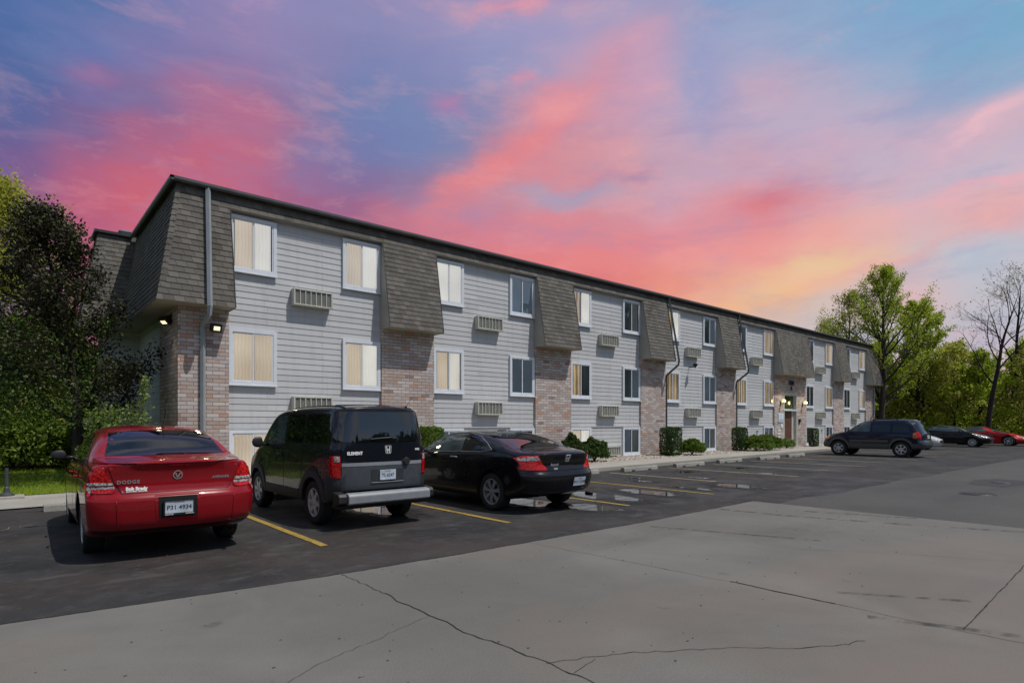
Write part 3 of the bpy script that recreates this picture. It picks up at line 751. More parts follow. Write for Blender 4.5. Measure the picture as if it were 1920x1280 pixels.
# core volume behind the facade, flat roof
b = BB(); b.box(XL+.02, D+.6, 0, XR-.02, D+15, ZT-.02); b.box(XL+.02, D+.02, 0, 36.44, D+.598, ZT-.021); b.box(38.43, D+.02, 0, XR-.02, D+.598, ZT-.021); b.box(36.44, D+.02, 3.43, 38.43, D+.598, ZT-.022); b.box(WXL+.02, WY+.02, 0, XL+3, WY+WD, ZT-.02)
b.build('wall', [M['cheek']])
b = BB(); b.box(XL, D-.05, ZT-.019, XR, D+15, ZT+.03); b.box(WXL, WY-.05, ZT-.017, XL+3, WY+WD, ZT+.034)
rf = b.build('roof', M['roof_top'])
b = BB(); b.box(2.9, 23.2, ZT+.03, 3.5, 23.6, ZT+.28); b.box(2.85, 23.15, ZT+.28, 3.55, 23.65, ZT+.32); b.build('roof_vent', M['spout_grey'], rf)
for x0, x1 in BAYS:
    b = BB(); clap(b, x0, x1, .05, ZR+.1, D)
    b.box(x0+.01, D-.045, 1.385, x1-.01, D-.005, 1.45)
    b.build('siding', M['siding'])
for i, (x0, x1) in enumerate(PIERS):
    b = BB()
    if i == 5:
        b.box(x0, D-.10, 0, 36.45, D+.015, ZB); b.box(38.42, D-.10, 0, x1, D+.015, ZB); b.box(36.45, D-.10, 3.42, 38.42, D+.015, ZB)
    elif i == 0:
        b.box(XL-.10, D-.10, 0, x1, D+.015, ZB); b.box(XL-.10, D+.015, 0, XL+.015, 18.9, ZB)
    elif i == 7:
        b.box(x0, D-.10, 0, XR+.1, D+.015, ZB); b.box(XR, D+.015, 0, XR+.1, D+2.2, ZB)
    else: b.box(x0, D-.10, 0, x1, D+.015, ZB)
    b.build('brick_pier', M['brick'])
# end wall and wing siding
b = BB(); clap(b, 18.9, WY, .05, ZB, XL, axis='y'); clap(b, WXL, XL, .05, ZB, WY); clap(b, WY, WY+WD, .05, ZB, WXL, axis='y'); b.build('siding', M['siding'])
# mansard: panels over the piers and one band along the whole eave
for i, (x0, x1) in enumerate(PIERS):
    b = BB(); zr = ZR
    xb0 = XL-PB if i == 0 else x0; xt0 = XL-proj(zr) if i == 0 else x0
    xb1 = XR+PB if i == 7 else x1; xt1 = XR+proj(zr) if i == 7 else x1
    courses(b, (xb0, D-PB, ZB), (xb1, D-PB, ZB), (xt1, D-proj(zr), zr), (xt0, D-proj(zr), zr), 18)
    b.build('mansard_shingles', M['shingle'])
    b = BB()
    xs0 = xb0 if i else XL-PB; 
    if i == 0:
        b.poly([(XL-PB, D-PB, ZB), (XL-PB, WY, ZB), (XL+.0, WY, ZB), (XL, D, ZB), (x1, D, ZB), (x1, D-PB, ZB)][::-1])
    elif i == 7:
        b.poly([(x0, D-PB, ZB), (x0, D, ZB), (XR, D, ZB), (XR, D+15, ZB), (XR+PB, D+15, ZB), (XR+PB, D-PB, ZB)])
    else: b.quad((x0, D-PB, ZB), (x0, D, ZB), (x1, D, ZB), (x1, D-PB, ZB))
    sf = b.build('soffit', M['soffit'])
    for xx, s_ in (((x0, -1),) if i == 7 else ((x1, 1),) if i == 0 else ((x0, -1), (x1, 1))):
        b = BB(); t_ = .02
        P = [(D-PB+.004, ZB-.02), (D, ZB-.02), (D, ZR+.0), (D-proj(ZR)+.004, ZR)]
        b.prism(P, 0, xx-(t_ if s_ < 0 else .001), xx+(t_ if s_ > 0 else .001)); b.build('cheek', M['cheek'])
        b = BB(); b.tube([(xx+s_*.018, D-PB-.012, ZB), (xx+s_*.018, D-proj(ZR)-.012, ZR)], .012, 5); b.build('drip_edge', M['spout_dark'])
b = BB()
courses(b, (XL-proj(ZR), D-proj(ZR), ZR), (XR+proj(ZR), D-proj(ZR), ZR), (XR+PT, D-PT, ZT), (XL-PT, D-PT, ZT), 3)
# end facade (faces -X) and wing
courses(b, (XL-PB, WY-PB, ZB), (XL-PB, D-PB, ZB), (XL-PT, D-PT, ZT), (XL-PT, WY-PT, ZT), 21)
courses(b, (WXL-PB, WY-PB, ZB), (XL-PB, WY-PB, ZB), (XL-PT, WY-PT, ZT), (WXL-PT, WY-PT, ZT), 21)
courses(b, (WXL-PB, WY+WD, ZB), (WXL-PB, WY-PB, ZB), (WXL-PT, WY-PT, ZT), (WXL-PT, WY+WD, ZT), 21)
courses(b, (XR+PB, D-PB, ZB), (XR+PB, D+15, ZB), (XR+PT, D+15, ZT), (XR+PT, D-PT, ZT), 21)
b.build('mansard_shingles', M['shingle'])
b = BB()
def hip(p0, p1, w_=.11):
    p0 = Vector(p0); p1 = Vector(p1); n = 20
    for k in range(n):
        a = p0.lerp(p1, k/n); c = p0.lerp(p1, (k+1)/n)
        o0 = Vector((-.022, -.022, 0)); 
        b.quad(a+o0, a+Vector((w_, -.024, 0)), c+Vector((w_, -.010, 0)), c+Vector((-.008, -.008, 0)))
        b.quad(a+Vector((-.024, w_, 0)), a+o0, c+Vector((-.008, -.008, 0)), c+Vector((-.010, w_, 0)))
hip((XL-PB, D-PB, ZB), (XL-PT, D-PT, ZT)); b.build('hip_cap', M['shingle']); b = BB(); hip((WXL-PB, WY-PB, ZB), (WXL-PT, WY-PT, ZT)); b.build('hip_cap', M['shingle'])
b = BB(); b.quad((XL-PB+.02, WY-PB, ZB), (XL-PB+.02, WY, ZB), (WXL-PB, WY, ZB), (WXL-PB, WY-PB, ZB)); b.quad((WXL-PB, WY, ZB), (WXL, WY, ZB), (WXL, WY+WD, ZB), (WXL-PB, WY+WD, ZB))
b.build('soffit', M['soffit'])
for x0, x1 in BAYS:
    b = BB(); b.box(x0+.021, D-proj(ZR)+.004, ZR-.015, x1-.021, D-.024, ZR+.01); b.build('soffit', M['cheek'])
# fascia and gutter
b = BB()
b.box(XL-.22, D-.22, ZT-.03, XR+.22, D-.02, ZT+.05); b.box(XL-.22, D-.019, ZT-.03, XL-.02, WY-.23, ZT+.05); b.box(WXL-.22, WY-.22, ZT-.028, XL-.23, WY-.02, ZT+.053); b.box(WXL-.22, WY-.019, ZT-.03, WXL-.02, WY+WD, ZT+.05)
b.box(XR+.02, D-.019, ZT-.03, XR+.22, D+15, ZT+.05)
b.build('fascia', M['fascia'])
b = BB(); b.prism([(D-.30, ZT+.035), (D-.225, ZT+.035), (D-.225, ZT-.075), (D-.27, ZT-.075), (D-.30, ZT-.03)], 0, XL-.3, XR+.3)
b.prism([(XL-.30, ZT+.035), (XL-.225, ZT+.035), (XL-.225, ZT-.075), (XL-.27, ZT-.075), (XL-.30, ZT-.03)], 1, D-.30, WY-.3)
b.build('gutter', simple('gutter_metal', (.085, .088, .09, 1), .35, .15, 4))

# windows
def window(x0, x1, z0, z1, cur, cur2=None, y=D):
    w_ = .09; d0 = y-.080; xm = (x0+x1)/2
    b = BB()
    b.box(x0, d0, z0, x0+w_, y-.003, z1); b.box(x1-w_, d0, z0, x1, y-.003, z1)
    b.box(x0+w_, d0, z1-w_, x1-w_, y-.003, z1); b.box(x0+w_, d0, z0, x1-w_, y-.003, z0+w_)
    b.box(x0-.015, d0-.025, z0-.03, x1+.015, d0+.02, z0-.001)          # sill
    fr = b.build('window', M['trim'])
    b = BB(); s = .035; i0, i1, j0, j1 = x0+w_, x1-w_, z0+w_, z1-w_
    for (a, c, yy) in ((i0, xm+.02, d0+.030), (xm-.02, i1, d0+.012)):
        b.box(a, yy, j0, a+s, yy+.016, j1); b.box(c-s, yy, j0, c, yy+.016, j1); b.box(a+s, yy, j1-s, c-s, yy+.016, j1); b.box(a+s, yy, j0, c-s, yy+.016, j0+s)
    b.box(xm+.018, d0+.03, j0, xm+.03, d0+.045, j1)
    b.build('sash', M['trim'], fr)
    b = BB(); b.quad((i0+s, d0+.038, j0+s), (xm+.0, d0+.038, j0+s), (xm, d0+.038, j1-s), (i0+s, d0+.038, j1-s))
    b.quad((xm+.01, d0+.020, j0+s), (i1-s, d0+.020, j0+s), (i1-s, d0+.020, j1-s), (xm+.01, d0+.020, j1-s)); b.build('pane', M['pane'], fr)
    # drapes hang as a shallow pleated sheet
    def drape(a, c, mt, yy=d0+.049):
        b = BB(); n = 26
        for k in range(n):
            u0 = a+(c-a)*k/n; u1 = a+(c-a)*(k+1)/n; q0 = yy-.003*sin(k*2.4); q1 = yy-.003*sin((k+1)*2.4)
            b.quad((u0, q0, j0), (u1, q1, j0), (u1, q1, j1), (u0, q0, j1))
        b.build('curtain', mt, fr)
    b = BB(); b.quad((i0, d0+.056, j0), (i1, d0+.056, j0), (i1, d0+.056, j1), (i0, d0+.056, j1)); b.build('room_shade_sheet', M['room_shade'], fr)  # dark sheet stands for the unlit room in the curtain gaps
    q = R.random(); g1 = R.choice((0, 0, .03, .07)); g2 = R.choice((0, 0, 0, .06))
    if cur2 is None and q < .4: cur2 = cur
    if cur2 is not None: drape(i0+g2, xm-g1*.5, M[cur]); drape(xm+.001+g1*.5, i1-g2, M[cur2]); return
    if cur2 is None: drape(i0, i1, M[cur])
    else: drape(i0, xm, M[cur]); drape(xm+.001, i1, M[cur2])
UP = [('cur_warm','cur_pale','cur_warm','cur_pale'), ('cur_pale','cur_pale','cur_grey','cur_grey'), ('cur_gold','cur_pale','cur_dark','cur_white'), ('cur_gold','cur_pale','cur_dark','cur_grey'),
      ('cur_dark','cur_grey','cur_gold','cur_gold'), ('cur_white','cur_white','cur_gold','cur_warm'), ('cur_grey','cur_grey','cur_gold','cur_warm')]
MI = [('cur_warm','cur_warm','cur_warm','cur_pale'), ('cur_warm','cur_pale','cur_grey','cur_grey'), ('cur_gold','cur_dark','cur_dark','cur_grey'), ('cur_gold','cur_gold','cur_grey','cur_grey'),
      ('cur_gold','cur_gold','cur_gold','cur_gold'), ('cur_dark','cur_dark','cur_gold','cur_gold'), ('cur_dark','cur_dark','cur_warm','cur_gold')]
LO = [('cur_warm','cur_warm','cur_warm','cur_warm'), ('cur_grey','cur_grey','cur_grey','cur_dark'), ('cur_warm','cur_pale','cur_grey','cur_white'), ('cur_grey','cur_white','cur_grey','cur_white'),
      ('cur_white','cur_white','cur_dark','cur_dark'), ('cur_dark','cur_white','cur_dark','cur_grey'), ('cur_dark','cur_dark','cur_grey','cur_dark')]
for i, (x0, x1) in enumerate(BAYS):
    for Z0, Z1, T in ((5.60, 7.09, UP), (2.58, 4.07, MI), (.12, 1.37, LO)):
        c = T[i]
        window(x0+.01, x0+1.25, Z0, Z1, c[0], c[1] if c[1] != c[0] else None)
        window(x1-1.27, x1-.03, Z0, Z1, c[2], c[3] if c[3] != c[2] else None)
# air conditioners
def ac(xc, z0, y=D, w_=1.14, h_=.46, d_=.24):
    b = BB(); x0 = xc-w_/2; x1 = xc+w_/2; t_ = .035; yf = y-d_
    b.box(x0, yf, z0, x0+t_, y-.02, z0+h_); b.box(x1-t_, yf, z0, x1, y-.02, z0+h_); b.box(x0+t_, yf, z0+h_-t_, x1-t_, y-.02, z0+h_); b.box(x0+t_, yf, z0, x1-t_, y-.02, z0+t_)
    cs = b.build('air_conditioner', M['ac_case'], bevel=.006)
    b = BB(); n = 7
    for k in range(n+1):
        xx = x0+t_+(w_-2*t_)*k/n; b.box(xx-.012, yf+.008, z0+t_, xx+.012, yf+.03, z0+h_-t_)
    for k in range(56):
        xx = x0+t_+(w_-2*t_)*(k+.5)/56; b.box(xx-.0025, yf+.03, z0+t_, xx+.0025, yf+.04, z0+h_-t_)
    b.build('grille', M['ac_case'], cs)
    b = BB(); b.box(x0+t_, yf+.05, z0+t_, x1-t_, yf+.07, z0+h_-t_); b.build('coil', M['ac_dark'], cs)
for i, (x0, x1) in enumerate(BAYS):
    xc = (x0+x1)/2
    ac(xc, 4.88); ac(xc, 1.84)
ac(19.95, .14, h_=.40)
# downspouts
def spout(pts, m, w_=.05):
    b = BB(); b.tube(pts, w_, 4); o = b.build('downspout', m); return o
spout([(3.93, D-.22, 7.58), (3.84, D-.78, 4.45), (3.84, D-.72, 4.25), (3.82, D-.19, 4.05), (3.82, D-.17, 3.9), (3.82, D-.17, .1)], M['spout_grey'], .062)
spout([(24.12, D-.26, 7.6), (24.12, D-.26, 7.4), (24.12, D-.79, 4.5), (24.12, D-.75, 4.3), (24.10, D-.12, 3.85), (24.10, D-.10, 3.7), (24.10, D-.10, .05)], M['spout_dark'], .055)
spout([(30.76, D-.26, 7.6), (30.76, D-.26, 7.4), (30.76, D-.79, 4.5), (30.76, D-.75, 4.3), (30.74, D-.12, 3.85), (30.74, D-.10, 3.7), (30.74, D-.10, .05)], M['spout_dark'], .055)
spout([(51.95, D-.17, 4.4), (51.95, D-.17, .05)], M['spout_grey'], .06)
# entrance
b = BB(); rd = .12
b.box(36.45, D-.098, 0, 36.60, D+rd, 3.42); b.box(38.27, D-.098, 0, 38.42, D+rd, 3.42); b.box(36.60, D-.098, 3.28, 38.27, D+rd, 3.42)
b.box(36.60, D+rd-.02, 2.30, 38.27, D+rd+.02, 2.45); b.box(36.6, D+rd-.06, 0.0, 36.78, D+rd+.02, 2.3); b.box(37.95, D+rd-.06, 0, 38.27, D+rd+.02, 2.3)
fr = b.build('door_frame', M['ac_case'])
b = BB(); b.box(36.42, D-.12, 2.32, 38.30, D+rd-.03, 2.40); b.build('transom_sill', M['trim'], fr)
b = BB(); b.box(36.78, D+rd-.03, .13, 37.95, D+rd+.01, 2.3); dr = b.build('door', M['door'])
b = BB(); b.tube([(36.9, D+rd-.08, .95), (36.9, D+rd-.08, 1.25)], .015, 8); b.box(36.885, D+rd-.08, 1.0, 36.915, D+rd-.03, 1.03); b.build('handle', M['chrome'], dr)
b = BB(); b.box(36.60, D+rd-.01, 2.45, 38.27, D+rd+.01, 3.28); b.build('transom_window', simple('green_glass', (.05, .075, .03, 1), .1, .3, 2, coat=.5))
b = BB(); b.box(36.3, D-.5, 0, 38.6, D+rd, .12); b.build('door_step', M['walk'])
Rx = Matrix.Rotation(pi/2, 4, 'X')
bl = BLD.location
tri_text('house_number', '1200', .36, M['number'], BLD, Matrix.Translation((37.45-bl.x, D-.13-bl.y, 4.07)) @ Rx, .012, bold=.012, spacing=1.1)
tri_text('building_letter', 'B', .34, M['number'], BLD, Matrix.Translation((37.5-bl.x, D-.13-bl.y, 3.72)) @ Rx, .012, bold=.012)
b = BB(); b.box(35.72, D-.14, 1.62, 36.34, D-.101, 2.15); sg = b.build('notice_board', M['sign'])
b = BB()
for k, (a, c) in enumerate([(35.8, 36.2), (35.8, 36.26), (35.8, 36.1), (35.84, 36.22)]): b.box(a, D-.143, 2.06-k*.07, c, D-.14, 2.085-k*.07)
b.box(35.78, D-.143, 1.66, 36.28, D-.14, 1.80); b.build('print', simple('pale_blue_print', (.32, .45, .62, 1), .5), sg)
b = BB(); b.lathe([(0, -.02), (.13, -.02), (.13, 0)], (36.2, D-.11, 1.38), 1, 20); b.build('round_plaque', M['sign'])
for zz in (.72, .92, 1.12):
    b = BB(); b.box(35.72, D-.115, zz-.06, 36.0, D-.101, zz+.04); b.build('small_plate', M['sign'])
b = BB(); b.box(38.55, D-.19, 1.62, 38.72, D-.101, 1.82); b.tube([(38.63, D-.14, 1.62), (38.60, D-.14, 1.45)], .02, 6); b.build('intercom', M['black'])
# lamps
def lantern(x, z):
    b = BB(); b.box(x-.05, D-.13, z-.22, x+.05, D-.101, z+.02); b.tube([(x, D-.12, z-.1), (x, D-.24, z-.16), (x+.02, D-.30, z-.06)], .018, 6); b.lathe([(.03, -.1), (.05, -.06), (.0, -.05)], (x+.02, D-.30, z), 2, 12)
    o = b.build('wall_lamp', M['black'])
    b = BB(); b.lathe([(.0, -.07), (.09, -.04), (.12, .03), (.10, .10), (.05, .14), (0, .15)], (x+.02, D-.30, z), 2, 18); b.build('lamp_globe', M['lampglow'], o, smooth=True)
    l = bpy.data.lights.new('lamp_light', 'POINT'); l.energy = 9; l.color = (1, .78, .42); l.shadow_soft_size = .12
    lo = link(bpy.data.objects.new('lamp_light', l)); lo.location = (x+.02, D-.46, z+.05)
lantern(36.02, 2.86); lantern(39.1, 2.82)
def flood(base, tip, face, en):
    """base bracket on the wall, lamp head aimed along face"""
    bx, tp, fc = Vector(base), Vector(tip), Vector(face).normalized()
    b = BB(); b.tube([bx, tp], .025, 6); Mx = Matrix.Translation(tp) @ fc.to_track_quat('-Y', 'Z').to_matrix().to_4x4()
    b.obox(Mx @ Matrix.Translation((0, .04, 0)), .26, .14, .20); b.obox(Mx @ Matrix.Translation((0, .14, 0)), .14, .08, .12)
    o = b.build('floodlight', M['black'], bevel=.01)
    b = BB(); b.obox(Mx @ Matrix.Translation((0, -.034, 0)), .15, .006, .10); b.build('lamp_lens', M['floodglow'], o)
    l = bpy.data.lights.new('floodlight_beam', 'SPOT'); l.energy = en; l.color = (1, .86, .55); l.spot_size = radians(120); l.spot_blend = .6; l.shadow_soft_size = .08
    lo = link(bpy.data.objects.new('floodlight_beam', l)); lo.location = tp+fc*.08; lo.rotation_euler = fc.to_track_quat('-Z', 'Y').to_euler()
flood((3.27, 17.3, 4.36), (3.10, 17.3, 4.16), (-.55, -.35, -.75), 25)
flood((4.10, D-.1, 4.05), (4.10, D-.34, 3.98), (.1, -1, -.35), 18)
flood((26.15, D-.02, 4.35), (26.2, D-.42, 4.40), (.5, -.75, -.6), 22)
# small hose bib and cable box by the basement windows
for xx in (33.2, 42.3):
    b = BB(); b.box(xx, D-.08, 1.0, xx+.09, D-.024, 1.14); b.tube([(xx+.05, D-.05, .95), (xx+.05, D-.05, .1)], .012, 5); b.build('utility_box', M['spout_grey'])
b = MB(); b.tube([(0, -.25, .12), (0, 0, .14), (0, .12, .11)], .05, 8)
# ------------------------------------------------------------------ vehicles
def pchip(pts):
    xs = [p[0] for p in pts]; ys = [p[1] for p in pts]; n = len(xs)
    if n == 1: return lambda x: ys[0]
    h = [xs[i+1]-xs[i] for i in range(n-1)]; dl = [(ys[i+1]-ys[i])/h[i] for i in range(n-1)]
    m = [dl[0]]+[0 if dl[i-1]*dl[i] <= 0 else 2*dl[i-1]*dl[i]/(dl[i-1]+dl[i]) for i in range(1, n-1)]+[dl[-1]]
    def f(x):
        if x <= xs[0]: return ys[0]
        if x >= xs[-1]: return ys[-1]
        i = 0
        while x > xs[i+1]: i += 1
        t = (x-xs[i])/h[i]; t2 = t*t; t3 = t2*t
        return (2*t3-3*t2+1)*ys[i]+(t3-2*t2+t)*h[i]*m[i]+(-2*t3+3*t2)*ys[i+1]+(t3-t2)*h[i]*m[i+1]
    return f

def paint(name, base, flake=0, rough=.28):
    m, t, b = mat(name, base, rough, coat=1.0, spec=.12); b.inputs['Coat IOR'].default_value = 1.38
    n = t.noise(t.obj(), 1.4, 3); b.inputs['Coat Roughness'].default_value = .02
    dk = tuple(c*.86 for c in base[:3])+(1,)
    # dusty film low on the panels
    z = t.sep(t.obj())[2]; dust = t.math('MULTIPLY', t.mapr(z, .7, .25, 0, .12), t.mapr(t.noise(t.obj(), 3, 3), .35, .7, .2, 1))
    c = t.mix(dust, t.ramp(n, [(.35, dk), (.65, base)]), (.06, .052, .045, 1))
    t.l.new(c, b.inputs['Base Color'])
    t.l.new(t.math('ADD', t.mapr(t.noise(t.obj(), 5, 2), .3, .7, rough*.85, rough*1.15), t.math('MULTIPLY', dust, .8)), b.inputs['Roughness'])
    nb = t.bump(t.noise(t.obj(), 2.2, 1), .05, .01); t.l.new(nb, b.inputs['Coat Normal'])
    return m
def glassy(name, base, rough=.03):
    m, t, b = mat(name, base, rough, spec=.8); b.inputs['IOR'].default_value = 1.55
    t.l.new(t.bump(t.noise(t.obj(), 1.6, 1), .06, .01), b.inputs['Normal'])
    t.l.new(t.ramp(t.noise(t.obj(), 3.5, 2), [(.35, tuple(c*.5 for c in base[:3])+(1,)), (.65, base)]), b.inputs['Base Color'])
    return m
P_RED = paint('red_car_paint', (.24, .004, .009, 1)); P_NAVY = paint('midnight_car_paint', (.006, .007, .013, 1)); P_BLACK = paint('black_car_paint', (.004, .004, .006, 1))
P_BLUE = paint('dark_blue_car_paint', (.008, .011, .035, 1)); P_RED2 = paint('bright_red_car_paint', (.42, .006, .010, 1)); P_WHITE = paint('white_car_paint', (.62, .64, .66, 1))
M['cglass'] = glassy('tinted_glass', (.004, .005, .008, 1)); M['cglass_see_through'] = glassy('painted_see_through_glass', (.075, .11, .115, 1))  # pale glass: teal light through the cabin is put into its colour
M['rubber'] = simple('tyre_rubber', (.014, .014, .014, 1), .8, .3, 20); M['plastic'] = simple('black_plastic', (.014, .014, .015, 1), .5, .2, 12)
M['grey_clad'] = simple('grey_cladding', (.050, .058, .068, 1), .5, .12, 10); M['grey_clad2'] = simple('dark_grey_cladding', (.026, .030, .035, 1), .55, .15, 10); M['esc_clad'] = simple('taupe_cladding', (.075, .075, .072, 1), .55, .12, 10)
M['alloy'] = simple('alloy_rim', (.52, .53, .54, 1), .32, .1, 8, metal=.35); M['alloy_dark'] = simple('satin_alloy_rim', (.26, .27, .28, 1), .35, .1, 8, metal=.3)
M['silver'] = simple('silver_plastic', (.21, .22, .24, 1), .4, .08, 8)
M['gap'] = simple('panel_gap', (.002, .002, .002, 1), .9, .1, 10)
M['canvas'] = simple('black_canvas_roof', (.012, .012, .013, 1), .9, .3, 60, bump=.3)
def lens(name, base, es=0):
    m, t, b = mat(name, base, .12, coat=.5, spec=.2)
    v = t.new('ShaderNodeTexVoronoi'); t.l.new(t.obj(), v.inputs[0]); v.inputs['Scale'].default_value = 42
    dk = tuple(c*.35 for c in base[:3])+(1,)
    t.l.new(t.ramp(v.outputs['Distance'], [(0, tuple(min(1, c*1.7) for c in base[:3])+(1,)), (.4, base), (.8, dk)]), b.inputs['Base Color'])
    t.l.new(t.bump(v.outputs['Distance'], .25, .01), b.inputs['Normal'])
    return m
M['lens_red'] = lens('red_lens', (.50, .010, .012, 1)); M['lens_clear'] = lens('clear_lens', (.40, .38, .38, 1)); M['lens_amber'] = lens('amber_lens', (.6, .16, .03, 1))
M['plate'] = simple('licence_plate', (.50, .56, .64, 1), .35, .25, 7); M['plate_ink'] = simple('plate_ink', (.03, .035, .05, 1), .5); M['plate_white'] = simple('white_lettering', (.75, .75, .75, 1), .4)

class Car:
    lim = 2.2
    def __init__(s, name, sp, label, cat, loc, rz):
        s.sp = sp; s.e = empty(name, (0, 0, 0), 0, label, cat)
        L = sp['L']; s.L = L
        F = {k: pchip(sp[k]) for k in ('zb', 'belt', 'top', 'w', 'rear', 'front')}
        hw = sp['hw']; tum = sp.get('tum', .35); k_side = sp.get('side', [(0,.93),(.08,.975),(.25,.99),(.5,1.0),(.72,1.0),(.88,.985),(1,.955)])
        SF = pchip(k_side)
        T = [0, .05, .13, .22, .31, .39, .44, .49, .56, .65, .75, .86, .95, 1]
        fr = [0, .5, .8, 1]
        ys = []; y = 0
        while y < L-1e-6:
            ys.append(y); y += .045 if y < .35 or y > L-.4 else .09
        ys.append(L)
        rc, fc = sp.get('rc', .22), sp.get('fc', .35)
        verts = []; rings = []
        def warp(x, yn, z, ratio):
            q = min(1, abs(ratio))
            def cn(r):
                k = min(.9, r/hw*1.3); u = max(0, (q-(1-k))/k); return r*(1-sqrt(max(0, 1-u*u))) + .035*q*q
            if yn < .9:
                yn = yn+(F['rear'](z)+cn(rc))*(1-yn/.9)
            elif yn > L-1.1:
                yn = yn-(F['front'](z)+cn(fc))*(1-(L-yn)/1.1)
            return (x, yn-L/2, z)
        for yn in ys:
            zb, zt, zs, ww = F['zb'](yn), F['top'](yn), F['belt'](yn), F['w'](yn)
            zs = min(zs, zt-.03)
            pts = []
            for f_ in fr[:-1]: pts.append((f_*ww*SF(0)*.97, zb-.0, f_))
            for t_ in T: pts.append((ww*SF(t_), zb+(zs-zb)*t_, 1))
            h = zt-zs; xb = ww*SF(1); cr = min(.045, h*.35)
            hs = h-cr; r_ = min(sp.get('rr', .10), hs*.45)
            tx = lambda q: xb-.012-tum*q*(.75+.25*q/max(.3, hs))
            for q in (.02*min(1, hs/.3), hs*.28, hs*.55, hs-r_): pts.append((tx(q), zs+q, 1))
            xc = tx(hs)
            pts.append((xc-r_*.28*1.2, zs+hs-r_*.26, 1))
            xr = xc-r_*1.0
            pts.append((xr, zs+hs+.004, 1)); pts.append((xr*.8, zs+hs+cr*.45, .8)); pts.append((xr*.45, zs+hs+cr*.85, .45)); pts.append((0, zt, 0))
            ring = []
            for (x, z, ra) in pts: ring.append(len(verts)); verts.append(warp(x, yn, z, ra))
            left = []
            for (x, z, ra) in pts[1:-1]: left.append(len(verts)); verts.append(warp(-x, yn, z, ra))
            rings.append((ring, left))
        n = len(rings[0][0])
        def loop(r): return r[0]+r[1][::-1]
        faces = []
        for a, b in zip(rings, rings[1:]):
            A, B = loop(a), loop(b); m_ = len(A)
            for k in range(m_): faces.append((A[k], A[(k+1) % m_], B[(k+1) % m_], B[k]))
        ci0, ci1 = 3, n-4
        for (ri, yn, flip) in ((rings[0], 0, 0), (rings[-1], L, 1)):
            rg, lf = ri; 
            cols = [1, .8, .45, 0, -.45, -.8, -1]; gridr = []
            zb, zt = F['zb'](yn), F['top'](yn)
            for i in range(ci0, ci1+1):
                row = []
                R0 = verts[rg[i]]; xx, zz = R0[0], R0[2]
                for c in cols:
                    if c == 1: row.append(rg[i])
                    elif c == -1: row.append(lf[i-1])
                    elif i == ci1: 
                        row.append(rg[ci1+1+[.8, .45, 0].index(c)] if c >= 0 else lf[ci1+[.8, .45].index(-c)])
                    elif i == ci0:
                        row.append(rg[{.8: 2, .45: 1, 0: 0}[c]] if c >= 0 else lf[{.8: 1, .45: 0}[-c]])
                    else: row.append(len(verts)); verts.append(warp(xx*c, yn, zz, c))
                gridr.append(row)
            for a, b in zip(gridr, gridr[1:]):
                for k in range(6):
                    q = (a[k], b[k], b[k+1], a[k+1]); faces.append(q if not flip else q[::-1])
        me = bpy.data.meshes.new('body'); me.from_pydata(verts, [], faces); me.materials.append(sp['paint']); me.materials.append(M['plastic'])
        bm = bmesh.new(); bm.from_mesh(me); bmesh.ops.recalc_face_normals(bm, faces=bm.faces); bm.to_mesh(me); bm.free()
        me.polygons.foreach_set('use_smooth', [True]*len(me.polygons))
        o = link(bpy.data.objects.new('body', me))
        sb = o.modifiers.new('s', 'SUBSURF'); sb.levels = 1; sb.render_levels = 1
        dg = bpy.context.evaluated_depsgraph_get(); dg.update()
        me1 = bpy.data.meshes.new_from_object(o.evaluated_get(dg)); o.modifiers.clear(); o.data = me1
        s.bvh = BVHTree.FromPolygons([v.co.copy() for v in me1.vertices], [tuple(p.vertices) for p in me1.polygons])
        # paint the underside and sills with plastic
        for p in me1.polygons:
            if p.center.z < sp.get('sill', .26): p.material_index = 1
        # wheel wells
        cut = MB()
        for (ya, rr) in ((sp['ax'][0], sp['r']), (sp['ax'][1], sp['r'])):
            for sx in (-1, 1):
                cut.lathe([(0, -.16), (rr+.055, -.16), (rr+.055, .2), (0, .2)], (sx*(hw-.10), ya-L/2, rr+.01), 0, 36, m=0)
        cm = simple('wheel_well', (.004, .004, .004, 1), .9)
        co = cut.build('cutter', cm)
        for p in co.data.polygons: p.use_smooth = False
        bmc = bmesh.new(); bmc.from_mesh(co.data); bmesh.ops.remove_doubles(bmc, verts=bmc.verts, dist=1e-5); bmesh.ops.recalc_face_normals(bmc, faces=bmc.faces); bmc.to_mesh(co.data); bmc.free()
        bo = o.modifiers.new('b', 'BOOLEAN'); bo.operation = 'DIFFERENCE'; bo.object = co; bo.solver = 'EXACT'; bo.material_mode = 'TRANSFER'
        dg = bpy.context.evaluated_depsgraph_get(); dg.update()
        me2 = bpy.data.meshes.new_from_object(o.evaluated_get(dg)); o.modifiers.clear(); o.data = me2; me2.name = 'body'
        me2.set_sharp_from_angle(angle=radians(40))
        bpy.data.objects.remove(co); o.parent = s.e; s.body = o
        for sx in (-1, 1):
            for ya in sp['ax']: s.wheel(sx, ya-L/2)
        s.loc, s.rz = loc, rz
    def done(s):
        s.e.location = s.loc; s.e.rotation_euler = (0, 0, s.rz); return s
